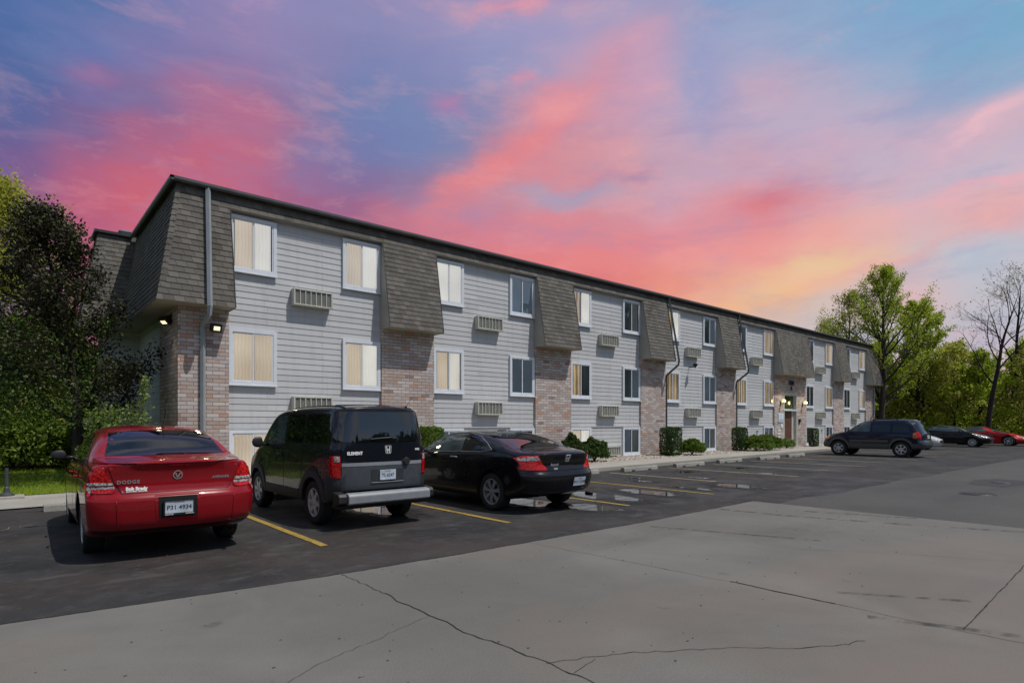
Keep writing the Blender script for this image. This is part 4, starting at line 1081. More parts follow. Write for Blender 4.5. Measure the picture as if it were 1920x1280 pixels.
    def cast(s, ax, u, v):
        O, Dn = {'L': (Vector((-4, u, v)), Vector((1, 0, 0))), 'R': (Vector((4, u, v)), Vector((-1, 0, 0))), 'B': (Vector((u, -6, v)), Vector((0, 1, 0))),
                 'F': (Vector((u, 6, v)), Vector((0, -1, 0))), 'T': (Vector((u, v, 4)), Vector((0, 0, -1)))}[ax]
        h = s.bvh.ray_cast(O, Dn)
        if h[0] is not None and ((ax == 'B' and h[0].y > -s.L/2+s.lim) or (ax == 'F' and h[0].y < s.L/2-s.lim)):
            q = s.bvh.find_nearest(Vector((u, (-s.L/2+.12)*(1 if ax == 'B' else -1), v))); return q[0], q[1], -Dn
        if h[0] is None:
            q = s.bvh.find_nearest(O+Dn*4 if ax in 'LRT' else Vector((u, (-s.L/2+.12)*(1 if ax == 'B' else -1), v))); return q[0], q[1], -Dn
        nn = h[1] if h[1].dot(Dn) < 0 else -h[1]
        return h[0], nn, -Dn
    def patch(s, name, poly, ax, m, off=.004, grid=.05, parent=None, rim=True, smooth=True, lift=None, sharp=50):
        P = []
        for a, b in zip(poly, poly[1:]+poly[:1]):
            n = max(1, int(hypot(b[0]-a[0], b[1]-a[1])/grid))
            for i in range(n): P.append((a[0]+(b[0]-a[0])*i/n, a[1]+(b[1]-a[1])*i/n))
        nb = len(P)
        def inside(x, y):
            c = False
            for i in range(nb):
                x1, y1 = P[i]; x2, y2 = P[(i+1) % nb]
                if (y1 > y) != (y2 > y) and x < (x2-x1)*(y-y1)/(y2-y1)+x1: c = not c
            return c
        xs = [p[0] for p in P]; ys = [p[1] for p in P]
        V = [Vector(p) for p in P]; x = min(xs)+grid*.5
        while x < max(xs):
            y = min(ys)+grid*.5
            while y < max(ys):
                if inside(x, y) and min(hypot(x-p[0], y-p[1]) for p in P) > grid*.35: V.append(Vector((x, y)))
                y += grid
            x += grid
        r = delaunay_2d_cdt(V, [(i, (i+1) % nb) for i in range(nb)], [list(range(nb))], 1, 1e-5)
        vs, fs = r[0], r[2]; bm = bmesh.new(); bv = []
        for v in vs:
            h, nn, dn = s.cast(ax, v.x, v.y)
            dr = (nn*.5+dn*.5).normalized()
            o_ = off if lift is None else off+lift(v.x, v.y)
            bv.append(bm.verts.new(h+dr*o_))
        bm.verts.ensure_lookup_table()
        for f in fs:
            try: bm.faces.new([bv[i] for i in f])
            except ValueError: pass
        dn = s.cast(ax, vs[0].x, vs[0].y)[2]
        bm.normal_update()
        for f in bm.faces:
            if f.normal.dot(dn) < 0: f.normal_flip()
        if rim:
            be = [e for e in bm.edges if e.is_boundary]
            g = bmesh.ops.extrude_edge_only(bm, edges=be); nv = [q for q in g['geom'] if isinstance(q, bmesh.types.BMVert)]
            for q in nv: q.co -= dn*(off+.006)
        me = bpy.data.meshes.new(name); bm.normal_update(); bm.to_mesh(me); bm.free(); me.materials.append(m)
        me.polygons.foreach_set('use_smooth', [smooth]*len(me.polygons)); me.set_sharp_from_angle(angle=radians(sharp))
        return link(bpy.data.objects.new(name, me), parent if parent is not None else s.body.parent)
    def both(s, name, poly, m, **k):
        a = s.patch(name, poly, 'L', m, **k); b = s.patch(name, poly, 'R', m, **k); return a, b
    def rearpair(s, name, poly, m, ax='B', **k):
        s.lim = .45; a = s.patch(name, poly, ax, m, **k); b = s.patch(name, [(-p[0], p[1]) for p in poly][::-1], ax, m, **k); s.lim = 2.2; return a, b
    def line(s, name, pts, ax, m, wd=.006, off=.003, parent=None, step=.04, h=.004):
        """strip of tube hugging the body"""
        L_ = []
        for a, b in zip(pts, pts[1:]):
            n = max(1, int(hypot(b[0]-a[0], b[1]-a[1])/step))
            for i in range(n): L_.append((a[0]+(b[0]-a[0])*i/n, a[1]+(b[1]-a[1])*i/n))
        L_.append(pts[-1]); Q = []
        for (u, v) in L_:
            hh, nn, dn = s.cast(ax, u, v); Q.append(hh+(nn*.5+dn*.5).normalized()*off)
        b = MB(); b.tube(Q, wd/2, 5); return b.build(name, m, parent or s.e, smooth=True)
    def wheel(s, sx, y):
        sp = s.sp; r = sp['r']; wd = sp.get('tw', .21); xo = sp['hw']-sp.get('inset', .045); Mc = sx
        def X(v): return sx*v
        b = MB(); ri = r*sp.get('rim', .66)
        prof = [(ri, -wd), (r-.03, -wd), (r-.006, -wd+.02), (r, -wd+.04), (r, -.045), (r-.004, -.02), (r-.02, -.006), (r-.05, .002), (ri+.015, -.004), (ri, -.012)]
        b.lathe([(p[0], sx*(xo+p[1])) for p in prof], (0, y, r), 0, 40)
        # tread grooves
        w_ = b.build('wheel', M['rubber'], s.e, smooth=True, sharp=40)
        b = MB(); b.lathe([(ri, sx*(xo-.012)), (ri-.012, sx*(xo-.008)), (ri-.022, sx*(xo-.016)), (ri-.030, sx*(xo-.05)), (ri-.035, sx*(xo-wd))], (0, y, r), 0, 40)
        ns = sp.get('spokes', 6); ang0 = sp.get('ang', .2); sw0, sw1 = sp.get('sw', (.05, .035))
        for k in range(ns):
            for da in sp.get('pair', (0,)):
                a = ang0+2*pi*k/ns+da
                e0, e1 = Vector((0, cos(a), sin(a))), Vector((0, -sin(a), cos(a)))
                for (r0, r1, x0, x1, a0, a1) in ((.03, ri-.02, xo-.028, xo-.016, sw0, sw1),):
                    c = Vector((0, y, r)); n_ = 4
                    for q in range(n_):
                        f0, f1 = q/n_, (q+1)/n_
                        p0 = c+e0*(r0+(r1-r0)*f0); p1 = c+e0*(r0+(r1-r0)*f1); w0 = (a0+(a1-a0)*f0)/2; w1 = (a0+(a1-a0)*f1)/2
                        xa = sx*(x0+(x1-x0)*f0+.012*sin(f0*pi)); xb = sx*(x0+(x1-x0)*f1+.012*sin(f1*pi)); dx = Vector((1, 0, 0))
                        t0, t1 = p0-e1*w0+dx*xa, p0+e1*w0+dx*xa; t2, t3 = p1+e1*w1+dx*xb, p1-e1*w1+dx*xb; dp = Vector((sx*.02, 0, 0))
                        b.quad(t0, t1, t2, t3); b.quad(t0-dp, t0, t3, t3-dp); b.quad(t1, t1-dp, t2-dp, t2)
        b.lathe([(0, sx*(xo-.012)), (.028, sx*(xo-.014)), (.045, sx*(xo-.022)), (.07, sx*(xo-.034)), (.075, sx*(xo-.06))], (0, y, r), 0, 24)
        b.build('rim', sp.get('rimm', M['alloy']), w_, smooth=True, sharp=35)
        b = MB(); b.lathe([(0, sx*(xo-.10)), (ri*.62, sx*(xo-.10)), (ri*.62, sx*(xo-.115))], (0, y, r), 0, 24); b.lathe([(ri*.9, sx*(xo-.13)), (0, sx*(xo-.131))], (0, y, r), 0, 24)
        b.build('brake_disc', M['fascia'], w_)
    def mirror(s, y, z, m, hw=None, sz=(.20, .10, .14)):
        for sx in (-1, 1):
            h, nn, dn = s.cast('L' if sx < 0 else 'R', y, z); x = h.x
            b = MB(); b.tube([(x-sx*.02, y, z), (x+sx*.09, y-.01, z+.01)], .025, 6)
            c = Vector((x+sx*(.09+sz[0]/2), y-.01, z+.045)); n1 = 8
            for a in range(n1):
                for q in range(12):
                    pass
            prof = []
            for i in range(9):
                f = -1+2*i/8; rr = (1-abs(f)**2.6)**.5 if abs(f) < 1 else .0
                prof.append((f, max(.02, rr)))
            base = len(b.v); sg = 14
            for (f, rr) in prof:
                for j in range(sg):
                    a = 2*pi*j/sg; ca, sa = cos(a), sin(a)
                    b.v.append((c.x+f*sz[0]/2, c.y+rr*sz[1]/2*ca*(1 if ca > 0 else .35), c.z+rr*sz[2]/2*sa*(1-.15*f*sx)))
            for i in range(8):
                for j in range(sg): b.f.append((base+i*sg+j, base+i*sg+(j+1) % sg, base+(i+1)*sg+(j+1) % sg, base+(i+1)*sg+j)); b.m.append(0)
            b.build('side_mirror', m, s.e, smooth=True)
    def text(s, name, body, x, z, size, m, ax='B', **k):
        h, nn, dn = s.cast(ax, x, z); up = Vector((0, 0, 1)); up = (up-nn*up.dot(nn)).normalized(); rt = up.cross(nn)
        Mx = Matrix(((rt.x, up.x, nn.x, h.x+nn.x*.0115), (rt.y, up.y, nn.y, h.y+nn.y*.0115), (rt.z, up.z, nn.z, h.z+nn.z*.0115), (0, 0, 0, 1)))
        return tri_text(name, body, size, m, s.e, Mx, .0015, **k), Mx
    def frame(s, x, z, ax='B', off=.004):
        h, nn, dn = s.cast(ax, x, z); up = Vector((0, 0, 1)); up = (up-nn*up.dot(nn)).normalized(); rt = up.cross(nn); o_ = h+nn*off
        return Matrix(((rt.x, up.x, nn.x, o_.x), (rt.y, up.y, nn.y, o_.y), (rt.z, up.z, nn.z, o_.z), (0, 0, 0, 1)))
    def plate(s, x, z, txt, framed=False, off=.012, top=None):
        Mx = s.frame(x, z, 'B', off)
        b = MB(); b.obox(Mx, .305, .152, .006); p = b.build('licence_plate', M['plate'], s.e, bevel=.002)
        T = lambda body, dx, dy, size, mm, **k: tri_text('lettering', body, size, mm, p, Mx @ Matrix.Translation((dx, dy, .0035)), .0008, **k)
        T(txt, 0, -.008, .070, M['plate_ink'], bold=.0012)
        T('ILLINOIS', 0, .056, .028, M['plate_ink'])
        if framed:
            b = MB()
            for (cx, cy, sx_, sy_) in ((0, .081, .33, .022), (0, -.081, .33, .024), (-.157, 0, .016, .14), (.157, 0, .016, .14)): b.obox(Mx @ Matrix.Translation((cx, cy, .004)), sx_, sy_, .01)
            b.build('plate_frame', M['plastic'], p)
            T('BOB BRADY.COM', 0, .081, .020, M['silver'], bold=.0004); 
            tri_text('lettering', 'DECATUR', .019, M['plate_white'], p, Mx @ Matrix.Translation((-.105, -.081, .0095)), .0006, bold=.0006); tri_text('lettering', 'MADISON', .019, M['plate_white'], p, Mx @ Matrix.Translation((.11, -.081, .0095)), .0006, bold=.0006)
        return p

def arc(cy, cz, r, a0, a1, n=14): return [(cy+r*cos(radians(a0+(a1-a0)*i/n)), cz+r*sin(radians(a0+(a1-a0)*i/n))) for i in range(n+1)]

def badge_h(car, x, z, s_, m):
    Mx = car.frame(x, z, 'B', .014); b = MB()
    def bar(p, q, w0): 
        p, q = Vector((*p, 0)), Vector((*q, 0)); d_ = (q-p); a = atan2(d_.y, d_.x); b.obox(Mx @ Matrix.Translation((p+q)/2) @ Matrix.Rotation(a, 4, 'Z'), d_.length, w0, .008)
    pts = [(-.46*s_, .5*s_), (-.5*s_, .3*s_), (-.40*s_, -.42*s_), (-.3*s_, -.5*s_), (.3*s_, -.5*s_), (.40*s_, -.42*s_), (.5*s_, .3*s_), (.46*s_, .5*s_)]
    for a, c in zip(pts, pts[1:]+pts[:1]): bar(a, c, .045*s_)
    bar((-.27*s_, .42*s_), (-.16*s_, -.40*s_), .13*s_); bar((.27*s_, .42*s_), (.16*s_, -.40*s_), .13*s_); bar((-.2*s_, -.02*s_), (.2*s_, -.02*s_), .14*s_)
    b.build('badge', m, car.e)

# ---- red sedan, rear towards the camera
sp = dict(L=4.85, hw=.905, r=.335, ax=(1.06, 3.83), paint=P_RED, tum=.42, rc=.13, fc=.42, sill=.23, rr=.09, tw=.22, inset=.03,
  zb=[(0,.36),(.3,.26),(.9,.22),(3.9,.21),(4.6,.20),(4.85,.24)], belt=[(0,1.00),(.8,1.03),(1.8,.99),(3.4,.95),(4.3,.86),(4.85,.70)],
  top=[(0,1.115),(.10,1.135),(.42,1.145),(.62,1.18),(1.15,1.405),(1.6,1.50),(2.2,1.53),(2.75,1.49),(3.2,1.31),(3.75,1.05),(4.2,.98),(4.6,.87),(4.85,.74)],
  w=[(0,.895),(.5,.905),(1.1,.91),(3.8,.905),(4.5,.88),(4.85,.82)], rear=[(.3,.10),(.45,.02),(.66,.0),(.735,.0),(.765,.075),(.9,.085),(1.05,.06),(1.12,.03),(1.2,.05)], front=[(.2,.12),(.4,.02),(.55,0),(.7,.1),(.85,.3)],
  spokes=5, sw=(.10,.075), rim=.70, ang=.3)
c = Car('red_sedan', sp, 'red four door sedan parked at the left with its rear to the viewer', 'car', (1.555, 10.06, .0), radians(-.9)); c.e.scale = (.965, 1, 1)
yl = lambda y: y-c.L/2
c.patch('rear_window', [(-.67,1.165),(.67,1.165),(.57,1.425),(.3,1.455),(-.3,1.455),(-.57,1.425)], 'B', M['cglass'], off=.005, grid=.06)
c.patch('windshield', [(-.66,1.10),(.66,1.10),(.54,1.40),(-.54,1.40)], 'F', M['cglass'], off=.005, grid=.07)
for (poly) in ([(yl(.95),1.06),(yl(1.28),1.07),(yl(1.95),1.045),(yl(1.95),1.41),(yl(1.55),1.36),(yl(1.25),1.24)], [(yl(2.02),1.045),(yl(3.25),1.0),(yl(3.45),1.02),(yl(3.10),1.25),(yl(2.75),1.38),(yl(2.02),1.42)]):
    c.both('side_window', poly, M['cglass'], off=.004, grid=.08)
for poly in ([(yl(1.15),1.03),(yl(1.98),1.02),(yl(1.98),.34),(yl(1.55),.34)]+arc(yl(1.06),.34,.44,18,62,6), [(yl(2.0),1.02),(yl(3.38),.97),(yl(3.40),.62),(yl(3.28),.34),(yl(2.0),.34)]):
    for sx in 'LR':
        c.patch('panel_gap', poly, sx, M['gap'], off=.0012, grid=.09, rim=False)
        ctr = (sum(p[0] for p in poly)/len(poly), sum(p[1] for p in poly)/len(poly))
        d_ = c.patch('door', [(ctr[0]+(p[0]-ctr[0])*.985, ctr[1]+(p[1]-ctr[1])*.985) for p in poly], sx, P_RED, off=.003, grid=.09)
        hz = .90; hy = yl(2.12) if ctr[0] > yl(2.0) else yl(1.22)
        h, nn, _ = c.cast(sx, hy+.08, hz); b = MB(); b.tube([h+nn*.01+Vector((0,-.09,0)), h+nn*.035+Vector((0,-.06,0)), h+nn*.035+Vector((0,.07,0)), h+nn*.01+Vector((0,.1,0))], .014, 6); b.build('handle', P_RED, d_, smooth=True)
# trunk lid
tk = [(-.70,1.10),(.70,1.10),(.645,.90),(.56,.765),(-.56,.765),(-.645,.90)]
c.patch('panel_gap', tk, 'B', M['gap'], off=.0015, grid=.06, rim=False)
tl = c.patch('trunk_lid', [(x*.988, .933+(z-.933)*.975) for x, z in tk], 'B', P_RED, off=.006, grid=.05)
# spoiler lip
c.patch('spoiler_lip', [(-.80,1.098),(.80,1.098),(.78,1.135),(-.78,1.135)], 'B', P_RED, off=.018, grid=.05)
c.patch('high_brake_light', [(-.11,1.066),(.11,1.066),(.11,1.082),(-.11,1.082)], 'B', M['lens_red'], off=.012, grid=.05)
c.rearpair('taillight', [(-.90,1.07),(-.735,1.065),(-.655,.90),(-.63,.80),(-.66,.775),(-.91,.785)], M['lens_red'], off=.012, grid=.04)
for z in (.895, .853): c.rearpair('taillight_bar', [(-.905,z),(-.648+(.895-z)*.3,z),(-.642+(.895-z)*.3,z-.028),(-.905,z-.028)], M['lens_clear'], off=.014, grid=.04)
c.rearpair('taillight_bar', [(-.905,.862),(-.648,.862),(-.648,.858),(-.905,.858)], M['plastic'], off=.018, grid=.05)
c.patch('plate_recess', [(-.245,.735),(.215,.735),(.235,.715),(.215,.455),(-.225,.455),(-.255,.70)], 'B', P_RED, off=.005, grid=.05)
c.patch('plate_recess', [(-.215,.715),(.195,.715),(.205,.48),(-.205,.48)], 'B', M['gap'], off=.010, grid=.05, rim=False)
c.plate(.0, .595, 'P31 4934', True, off=.020)
c.patch('lower_bumper', [(-.84,.36),(.84,.36),(.80,.31),(-.80,.31)], 'B', M['plastic'], off=.006, grid=.06)
c.line('bumper_line', [(-.62,.70),(-.60,.34)], 'B', P_RED, wd=.014, off=.002); c.line('bumper_line', [(.62,.70),(.60,.34)], 'B', P_RED, wd=.014, off=.002)
c.text('lettering', 'DODGE', -.50, .895, .055, M['silver'], bold=.0015, spacing=1.25)
c.text('lettering', 'AVENGER', .475, .905, .042, M['silver'], bold=.001, shear=.2, spacing=1.1)
c.text('lettering', 'Bob Brady', -.42, .818, .050, M['plate_white'], bold=.003)
c.text('lettering', 'AUTO MALL DECATUR', -.42, .786, .020, M['plate_white'], bold=.0005)
Mx = c.frame(0, .955, 'B', .012); b = MB()
for k in range(24):
    a = 2*pi*k/24; b.obox(Mx @ Matrix.Rotation(a, 4, 'Z') @ Matrix.Translation((0, .046, 0)), .014, .010, .006)
for sx in (-1, 1): b.obox(Mx @ Matrix.Translation((sx*.014, -.002, 0)) @ Matrix.Rotation(sx*-.35, 4, 'Z'), .012, .056, .006); b.obox(Mx @ Matrix.Translation((sx*.03, .016, 0)) @ Matrix.Rotation(sx*.9, 4, 'Z'), .010, .026, .006)
b.build('badge', M['chrome'], c.e)
h, _, _ = c.cast('T', .09, yl(1.55)); b = MB(); b.tube([h, h+Vector((0,.01,.03))], .02, 8); b.tube([h+Vector((0,0,.02)), h+Vector((.02,-.10,.26))], .004, 5); b.build('antenna', M['plastic'], c.e)
c.mirror(yl(3.22), 1.04, M['plastic'], sz=(.20,.11,.14))
for sx in (-1,):
    b = MB(); b.lathe([(.028,-.12),(.034,0),(.030,0),(.026,-.1)], (.62, yl(.18), .27), 1, 14); b.build('exhaust', M['chrome'], c.e)
h, nn, _ = c.cast('L', yl(1.35), .98)
c.patch('fuel_flap', [(yl(.62),.99),(yl(.80),.99),(yl(.81),.84),(yl(.63),.84)], 'R', M['gap'], off=.001, rim=False)
for s_ in 'LR': c.line('roof_seam', [(.60*(1 if s_ == 'R' else -1), yl(1.35)), (.575*(1 if s_ == 'R' else -1), yl(2.0)), (.60*(1 if s_ == 'R' else -1), yl(2.75))], 'T', M['gap'], wd=.008, off=.001)
c.done(); RED = c

# ---- dark boxy SUV
sp = dict(L=4.26, hw=.905, r=.335, ax=(.84, 3.41), paint=P_NAVY, tum=.14, rc=.12, fc=.25, sill=.40, rr=.06, tw=.23, inset=.015,
  zb=[(0,.42),(.3,.34),(3.9,.32),(4.26,.36)], belt=[(0,1.20),(3.0,1.14),(3.6,1.06),(4.26,.92)],
  top=[(0,1.80),(.3,1.83),(1.2,1.845),(2.1,1.82),(2.6,1.76),(2.95,1.55),(3.35,1.19),(3.7,1.10),(4.1,1.02),(4.26,.94)],
  w=[(0,.90),(.5,.905),(3.4,.905),(4.26,.84)], rear=[(.38,.10),(.55,.06),(.60,.03),(.98,.02),(1.02,.03),(1.25,.04),(1.78,.11)], front=[(.2,.1),(.5,0),(.8,.03),(1.0,.12)],
  side=[(0,.965),(.1,.995),(.3,1.0),(.7,1.0),(.9,.99),(1,.975)], spokes=6, sw=(.085,.05), rim=.66, ang=.1)
c = Car('boxy_suv', sp, 'black boxy SUV with grey tailgate and silver bumper bar between two cars', 'suv', (4.35, 7.98+2.13, 0), radians(.2)); c.e.scale = (.885, 1, 1)
yl = lambda y: y-c.L/2
c.patch('rear_window', [(-.80,1.27),(.80,1.27),(.73,1.72),(-.73,1.72)], 'B', M['cglass'], off=.012, grid=.07)
c.patch('windshield', [(-.70,1.22),(.70,1.22),(.62,1.68),(-.62,1.68)], 'F', M['cglass'], off=.005, grid=.08)
c.both('side_window', [(yl(.16),1.25),(yl(1.20),1.25),(yl(1.20),1.69),(yl(.20),1.68)], M['cglass'], off=.005, grid=.09)
c.both('side_window', [(yl(1.30),1.24),(yl(1.98),1.23),(yl(1.98),1.69),(yl(1.30),1.69)], M['cglass'], off=.005, grid=.09)
c.both('side_window', [(yl(2.08),1.22),(yl(2.86),1.18),(yl(2.95),1.26),(yl(2.58),1.60),(yl(2.40),1.67),(yl(2.08),1.68)], M['cglass_see_through'], off=.005, grid=.09)
for sx in 'LR':
    for poly in ([(yl(1.24),1.71),(yl(2.02),1.71),(yl(2.02),.48),(yl(1.36),.48),(yl(1.24),.75)], [(yl(2.04),1.20),(yl(2.98),1.14),(yl(2.98),.55),(yl(2.9),.48),(yl(2.04),.48)]):
        pass
    d_ = c.patch('door', [(yl(2.05),1.20),(yl(2.98),1.13),(yl(2.95),.50),(yl(2.05),.50)], sx, P_NAVY, off=.004, grid=.09)
    h, nn, _ = c.cast(sx, yl(2.2), 1.04); b = MB(); b.tube([h+nn*.01+Vector((0,-.1,0)), h+nn*.04+Vector((0,-.07,0)), h+nn*.04+Vector((0,.08,0)), h+nn*.01+Vector((0,.11,0))], .015, 6); b.build('handle', M['plastic'], d_)
    c.patch('door', [(yl(1.25),1.21),(yl(2.02),1.20),(yl(2.02),.50),(yl(1.38),.50),(yl(1.28),.72)], sx, P_NAVY, off=.004, grid=.09)
    for ay in sp['ax']:
        ring = arc(yl(ay), .335, .50, -8, 188, 18)+arc(yl(ay), .335, .395, 188, -8, 18)
        c.patch('wheel_arch_flare', ring, sx, M['grey_clad2'], off=.022, grid=.05)
    c.patch('sill_cladding', [(yl(1.36),.50),(yl(2.92),.50),(yl(2.92),.345),(yl(1.36),.345)], sx, M['grey_clad2'], off=.02, grid=.08)
    c.patch('corner_cladding', [(yl(.06),.82),(yl(.36),.78),(yl(.36),.40),(yl(.10),.40)], sx, M['grey_clad2'], off=.014, grid=.06)
    c.line('roof_rail', [(.63*(1 if sx == 'R' else -1), yl(.2)), (.63*(1 if sx == 'R' else -1), yl(2.4))], 'T', M['plastic'], wd=.02, off=.006)
tg = c.patch('tailgate', [(-.74,1.255),(.74,1.255),(.76,.975),(-.76,.975)], 'B', P_NAVY, off=.010, grid=.06)
c.patch('lower_tailgate', [(-.755,.968),(.755,.968),(.755,.565),(-.755,.565)], 'B', M['grey_clad'], off=.012, grid=.06)
c.patch('tailgate_ridge', [(-.755,.968),(.755,.968),(.755,.918),(-.755,.918)], 'B', M['silver'], off=.016, grid=.06)
c.patch('plate_recess', [(-.27,.86),(.36,.86),(.34,.67),(-.26,.67)], 'B', M['grey_clad2'], off=.016, grid=.06, rim=False)
c.line('recess_lip', [(-.265,.665),(.35,.665)], 'B', M['silver'], wd=.012, off=.018)
c.plate(.04, .775, 'TL 6247', False, off=.026)
c.rearpair('corner_cladding', [(-.89,.74),(-.765,.74),(-.765,.565),(-.89,.565)], M['grey_clad2'], off=.012, grid=.06)
c.rearpair('taillight', [(-.885,1.075),(-.79,1.075),(-.77,1.06),(-.77,.76),(-.87,.755),(-.90,.80)], M['lens_red'], off=.022, grid=.05)
c.rearpair('reversing_light', [(-.855,1.065),(-.785,1.065),(-.78,.985),(-.855,.985)], M['lens_clear'], off=.028, grid=.05)
for sx in 'LR': c.patch('taillight', [(yl(.125),1.075),(yl(.20),1.07),(yl(.22),.99),(yl(.19),.79),(yl(.125),.755)], sx, M['lens_red'], off=.014, grid=.05)
# bumper
b = MB()
prof = [(yl(-.01), .545), (yl(-.10), .535), (yl(-.13), .50), (yl(-.13), .40), (yl(-.11), .375), (yl(.05), .375)]
b.prism([(p[0], p[1]) for p in prof], 0, -.74, .80); b.build('bumper_bar', M['silver'], c.e, bevel=.012)
b = MB()
for s_ in (-1, 1):
    a0 = -.90 if s_ < 0 else .80; a1 = -.745 if s_ < 0 else .90
    b.prism([(yl(.12), .56), (yl(-.07), .54), (yl(-.10), .50), (yl(-.10), .40), (yl(.1), .34)], 0, a0, a1)
b.prism([(yl(-.06), .372), (yl(.3), .372), (yl(.3), .30), (yl(.02), .30)], 0, -.82, .82)
b.build('bumper', M['plastic'], c.e, bevel=.02)
c.text('lettering', 'ELEMENT', -.545, 1.105, .062, M['plate_white'], bold=.003, spacing=1.05)
badge_h(c, .06, 1.15, .115, M['plate_white'])
c.text('lettering', '4WD', .66, 1.14, .045, M['plate_white'], bold=.002)
b = MB(); Mx = c.frame(.40, .965, 'B', .02)
for k in range(1): b.obox(Mx, .16, .05, .03)
b.lathe([(0,-.03),(.06,-.03),(.06,.0)], tuple(Mx.translation), 1, 16); b.build('latch', M['plastic'], c.e, bevel=.01)
q0 = c.cast('B', -.28, 1.315)[0]+Vector((0,-.035,0)); q1 = c.cast('B', .12, 1.335)[0]+Vector((0,-.03,0)); b = MB(); b.tube([q1+Vector((.02,.03,-.06)), q1, q0], [.016,.011,.005], 6); b.build('wiper', M['plastic'], c.e)
h, _, _ = c.cast('T', .56, yl(.25)); b = MB(); b.tube([h, h+Vector((.0,0,.03))], .018, 8); b.tube([h+Vector((0,0,.02)), h+Vector((.11,-.02,.17))], .004, 5); b.build('antenna', M['plastic'], c.e)
c.mirror(yl(2.92), 1.17, M['plastic'], sz=(.22,.13,.19))
c.patch('rear_seam', [(-.81,1.76),(.81,1.76),(.81,1.735),(-.81,1.735)], 'B', M['gap'], off=.004, grid=.07, rim=False)
c.patch('sunroof', [(-.4,yl(.5)),(.4,yl(.5)),(.4,yl(1.0)),(-.4,yl(1.0))], 'T', M['cglass'], off=.012, grid=.1)
c.done()

# ---- black coupe next to it
sp = dict(L=4.85, hw=.925, r=.335, ax=(1.06, 3.80), paint=P_BLACK, tum=.50, rc=.24, fc=.45, sill=.22, rr=.10, tw=.23, inset=.03,
  zb=[(0,.34),(.3,.26),(.9,.21),(3.9,.20),(4.85,.22)], belt=[(0,.93),(.7,1.0),(1.8,.985),(3.2,.93),(4.2,.84),(4.85,.64)],
  top=[(0,1.04),(.12,1.075),(.40,1.10),(.75,1.165),(1.2,1.295),(1.7,1.395),(2.15,1.43),(2.6,1.41),(3.0,1.30),(3.6,1.0),(4.1,.92),(4.6,.80),(4.85,.68)],
  w=[(0,.86),(.5,.91),(1.1,.925),(3.8,.92),(4.5,.88),(4.85,.80)], rear=[(.28,.14),(.42,.05),(.60,.0),(.68,.0),(.73,.06),(.88,.09),(1.02,.05),(1.1,.06)], front=[(.2,.12),(.4,.02),(.5,0),(.7,.15),(.85,.3)],
  spokes=7, pair=(-.10,.10), sw=(.028,.036), rim=.69, ang=.25, rimm=M['alloy_dark'])
c = Car('black_coupe', sp, 'glossy black two door coupe parked between the boxy SUV and the first empty stall', 'car', (7.42, 7.10+2.425, 0), radians(.1))
yl = lambda y: y-c.L/2
c.patch('rear_window', [(-.72,yl(.62)),(.72,yl(.62)),(.66,yl(1.0)),(.575,yl(1.62)),(.3,yl(1.68)),(-.3,yl(1.68)),(-.575,yl(1.62)),(-.66,yl(1.0))], 'T', M['cglass'], off=.005, grid=.07)
c.patch('windshield', [(-.66,1.04),(.66,1.04),(.54,1.34),(-.54,1.34)], 'F', M['cglass'], off=.005, grid=.08)
qp = [(yl(1.12),1.075),(yl(1.45),1.035),(yl(1.95),1.03),(yl(1.95),1.34),(yl(1.60),1.29),(yl(1.28),1.17)]
dp = [(yl(2.02),1.03),(yl(3.2),.985),(yl(3.35),1.0),(yl(3.0),1.19),(yl(2.62),1.32),(yl(2.3),1.36),(yl(2.02),1.35)]
c.both('side_window', qp, M['cglass'], off=.004, grid=.07); c.both('side_window', dp, M['cglass_see_through'], off=.004, grid=.08)
for sx in 'LR':
    c.line('window_trim', [(yl(1.10),1.078),(yl(1.27),1.175),(yl(1.60),1.30),(yl(2.0),1.362),(yl(2.32),1.368),(yl(2.64),1.328),(yl(3.02),1.197),(yl(3.40),.995)], sx, M['silver'], wd=.016, off=.004)
    c.line('window_trim', [(yl(1.10),1.072),(yl(1.40),1.028),(yl(2.0),1.018),(yl(3.3),.972)], sx, M['silver'], wd=.014, off=.004)
    poly = [(yl(2.0),1.01),(yl(3.35),.96),(yl(3.36),.60),(yl(3.24),.33),(yl(1.98),.33),(yl(1.96),.7)]
    c.patch('panel_gap', poly, sx, M['gap'], off=.0012, grid=.09, rim=False)
    ctr = (yl(2.66), .66)
    d_ = c.patch('door', [(ctr[0]+(p[0]-ctr[0])*.987, ctr[1]+(p[1]-ctr[1])*.98) for p in poly], sx, P_BLACK, off=.003, grid=.09)
    h, nn, _ = c.cast(sx, yl(2.16), .905); b = MB(); b.tube([h+nn*.01+Vector((0,-.1,0)), h+nn*.035+Vector((0,-.07,0)), h+nn*.035+Vector((0,.08,0)), h+nn*.01+Vector((0,.11,0))], .014, 6); b.build('handle', M['silver'], d_, smooth=True)
    c.patch('taillight', [(yl(.16),1.0),(yl(.30),.985),(yl(.50),.955),(yl(.36),.87),(yl(.27),.76),(yl(.14),.76)], sx, M['lens_red'], off=.010, grid=.04)
tk = [(-.62,1.06),(.62,1.06),(.56,.86),(.45,.735),(-.45,.735),(-.56,.86)]
c.patch('panel_gap', tk, 'B', M['gap'], off=.0015, grid=.06, rim=False)
c.patch('trunk_lid', [(x*.985, .90+(z-.90)*.97) for x, z in tk], 'B', P_BLACK, off=.006, grid=.05)
c.rearpair('taillight', [(-.875,.985),(-.60,1.0),(-.535,.86),(-.44,.755),(-.72,.755),(-.86,.77)], M['lens_red'], off=.014, grid=.04)
c.rearpair('reversing_light', [(-.82,.962),(-.625,.988),(-.575,.915),(-.84,.91)], M['lens_clear'], off=.019, grid=.04)
badge_h(c, .03, .945, .12, M['plate_white'])
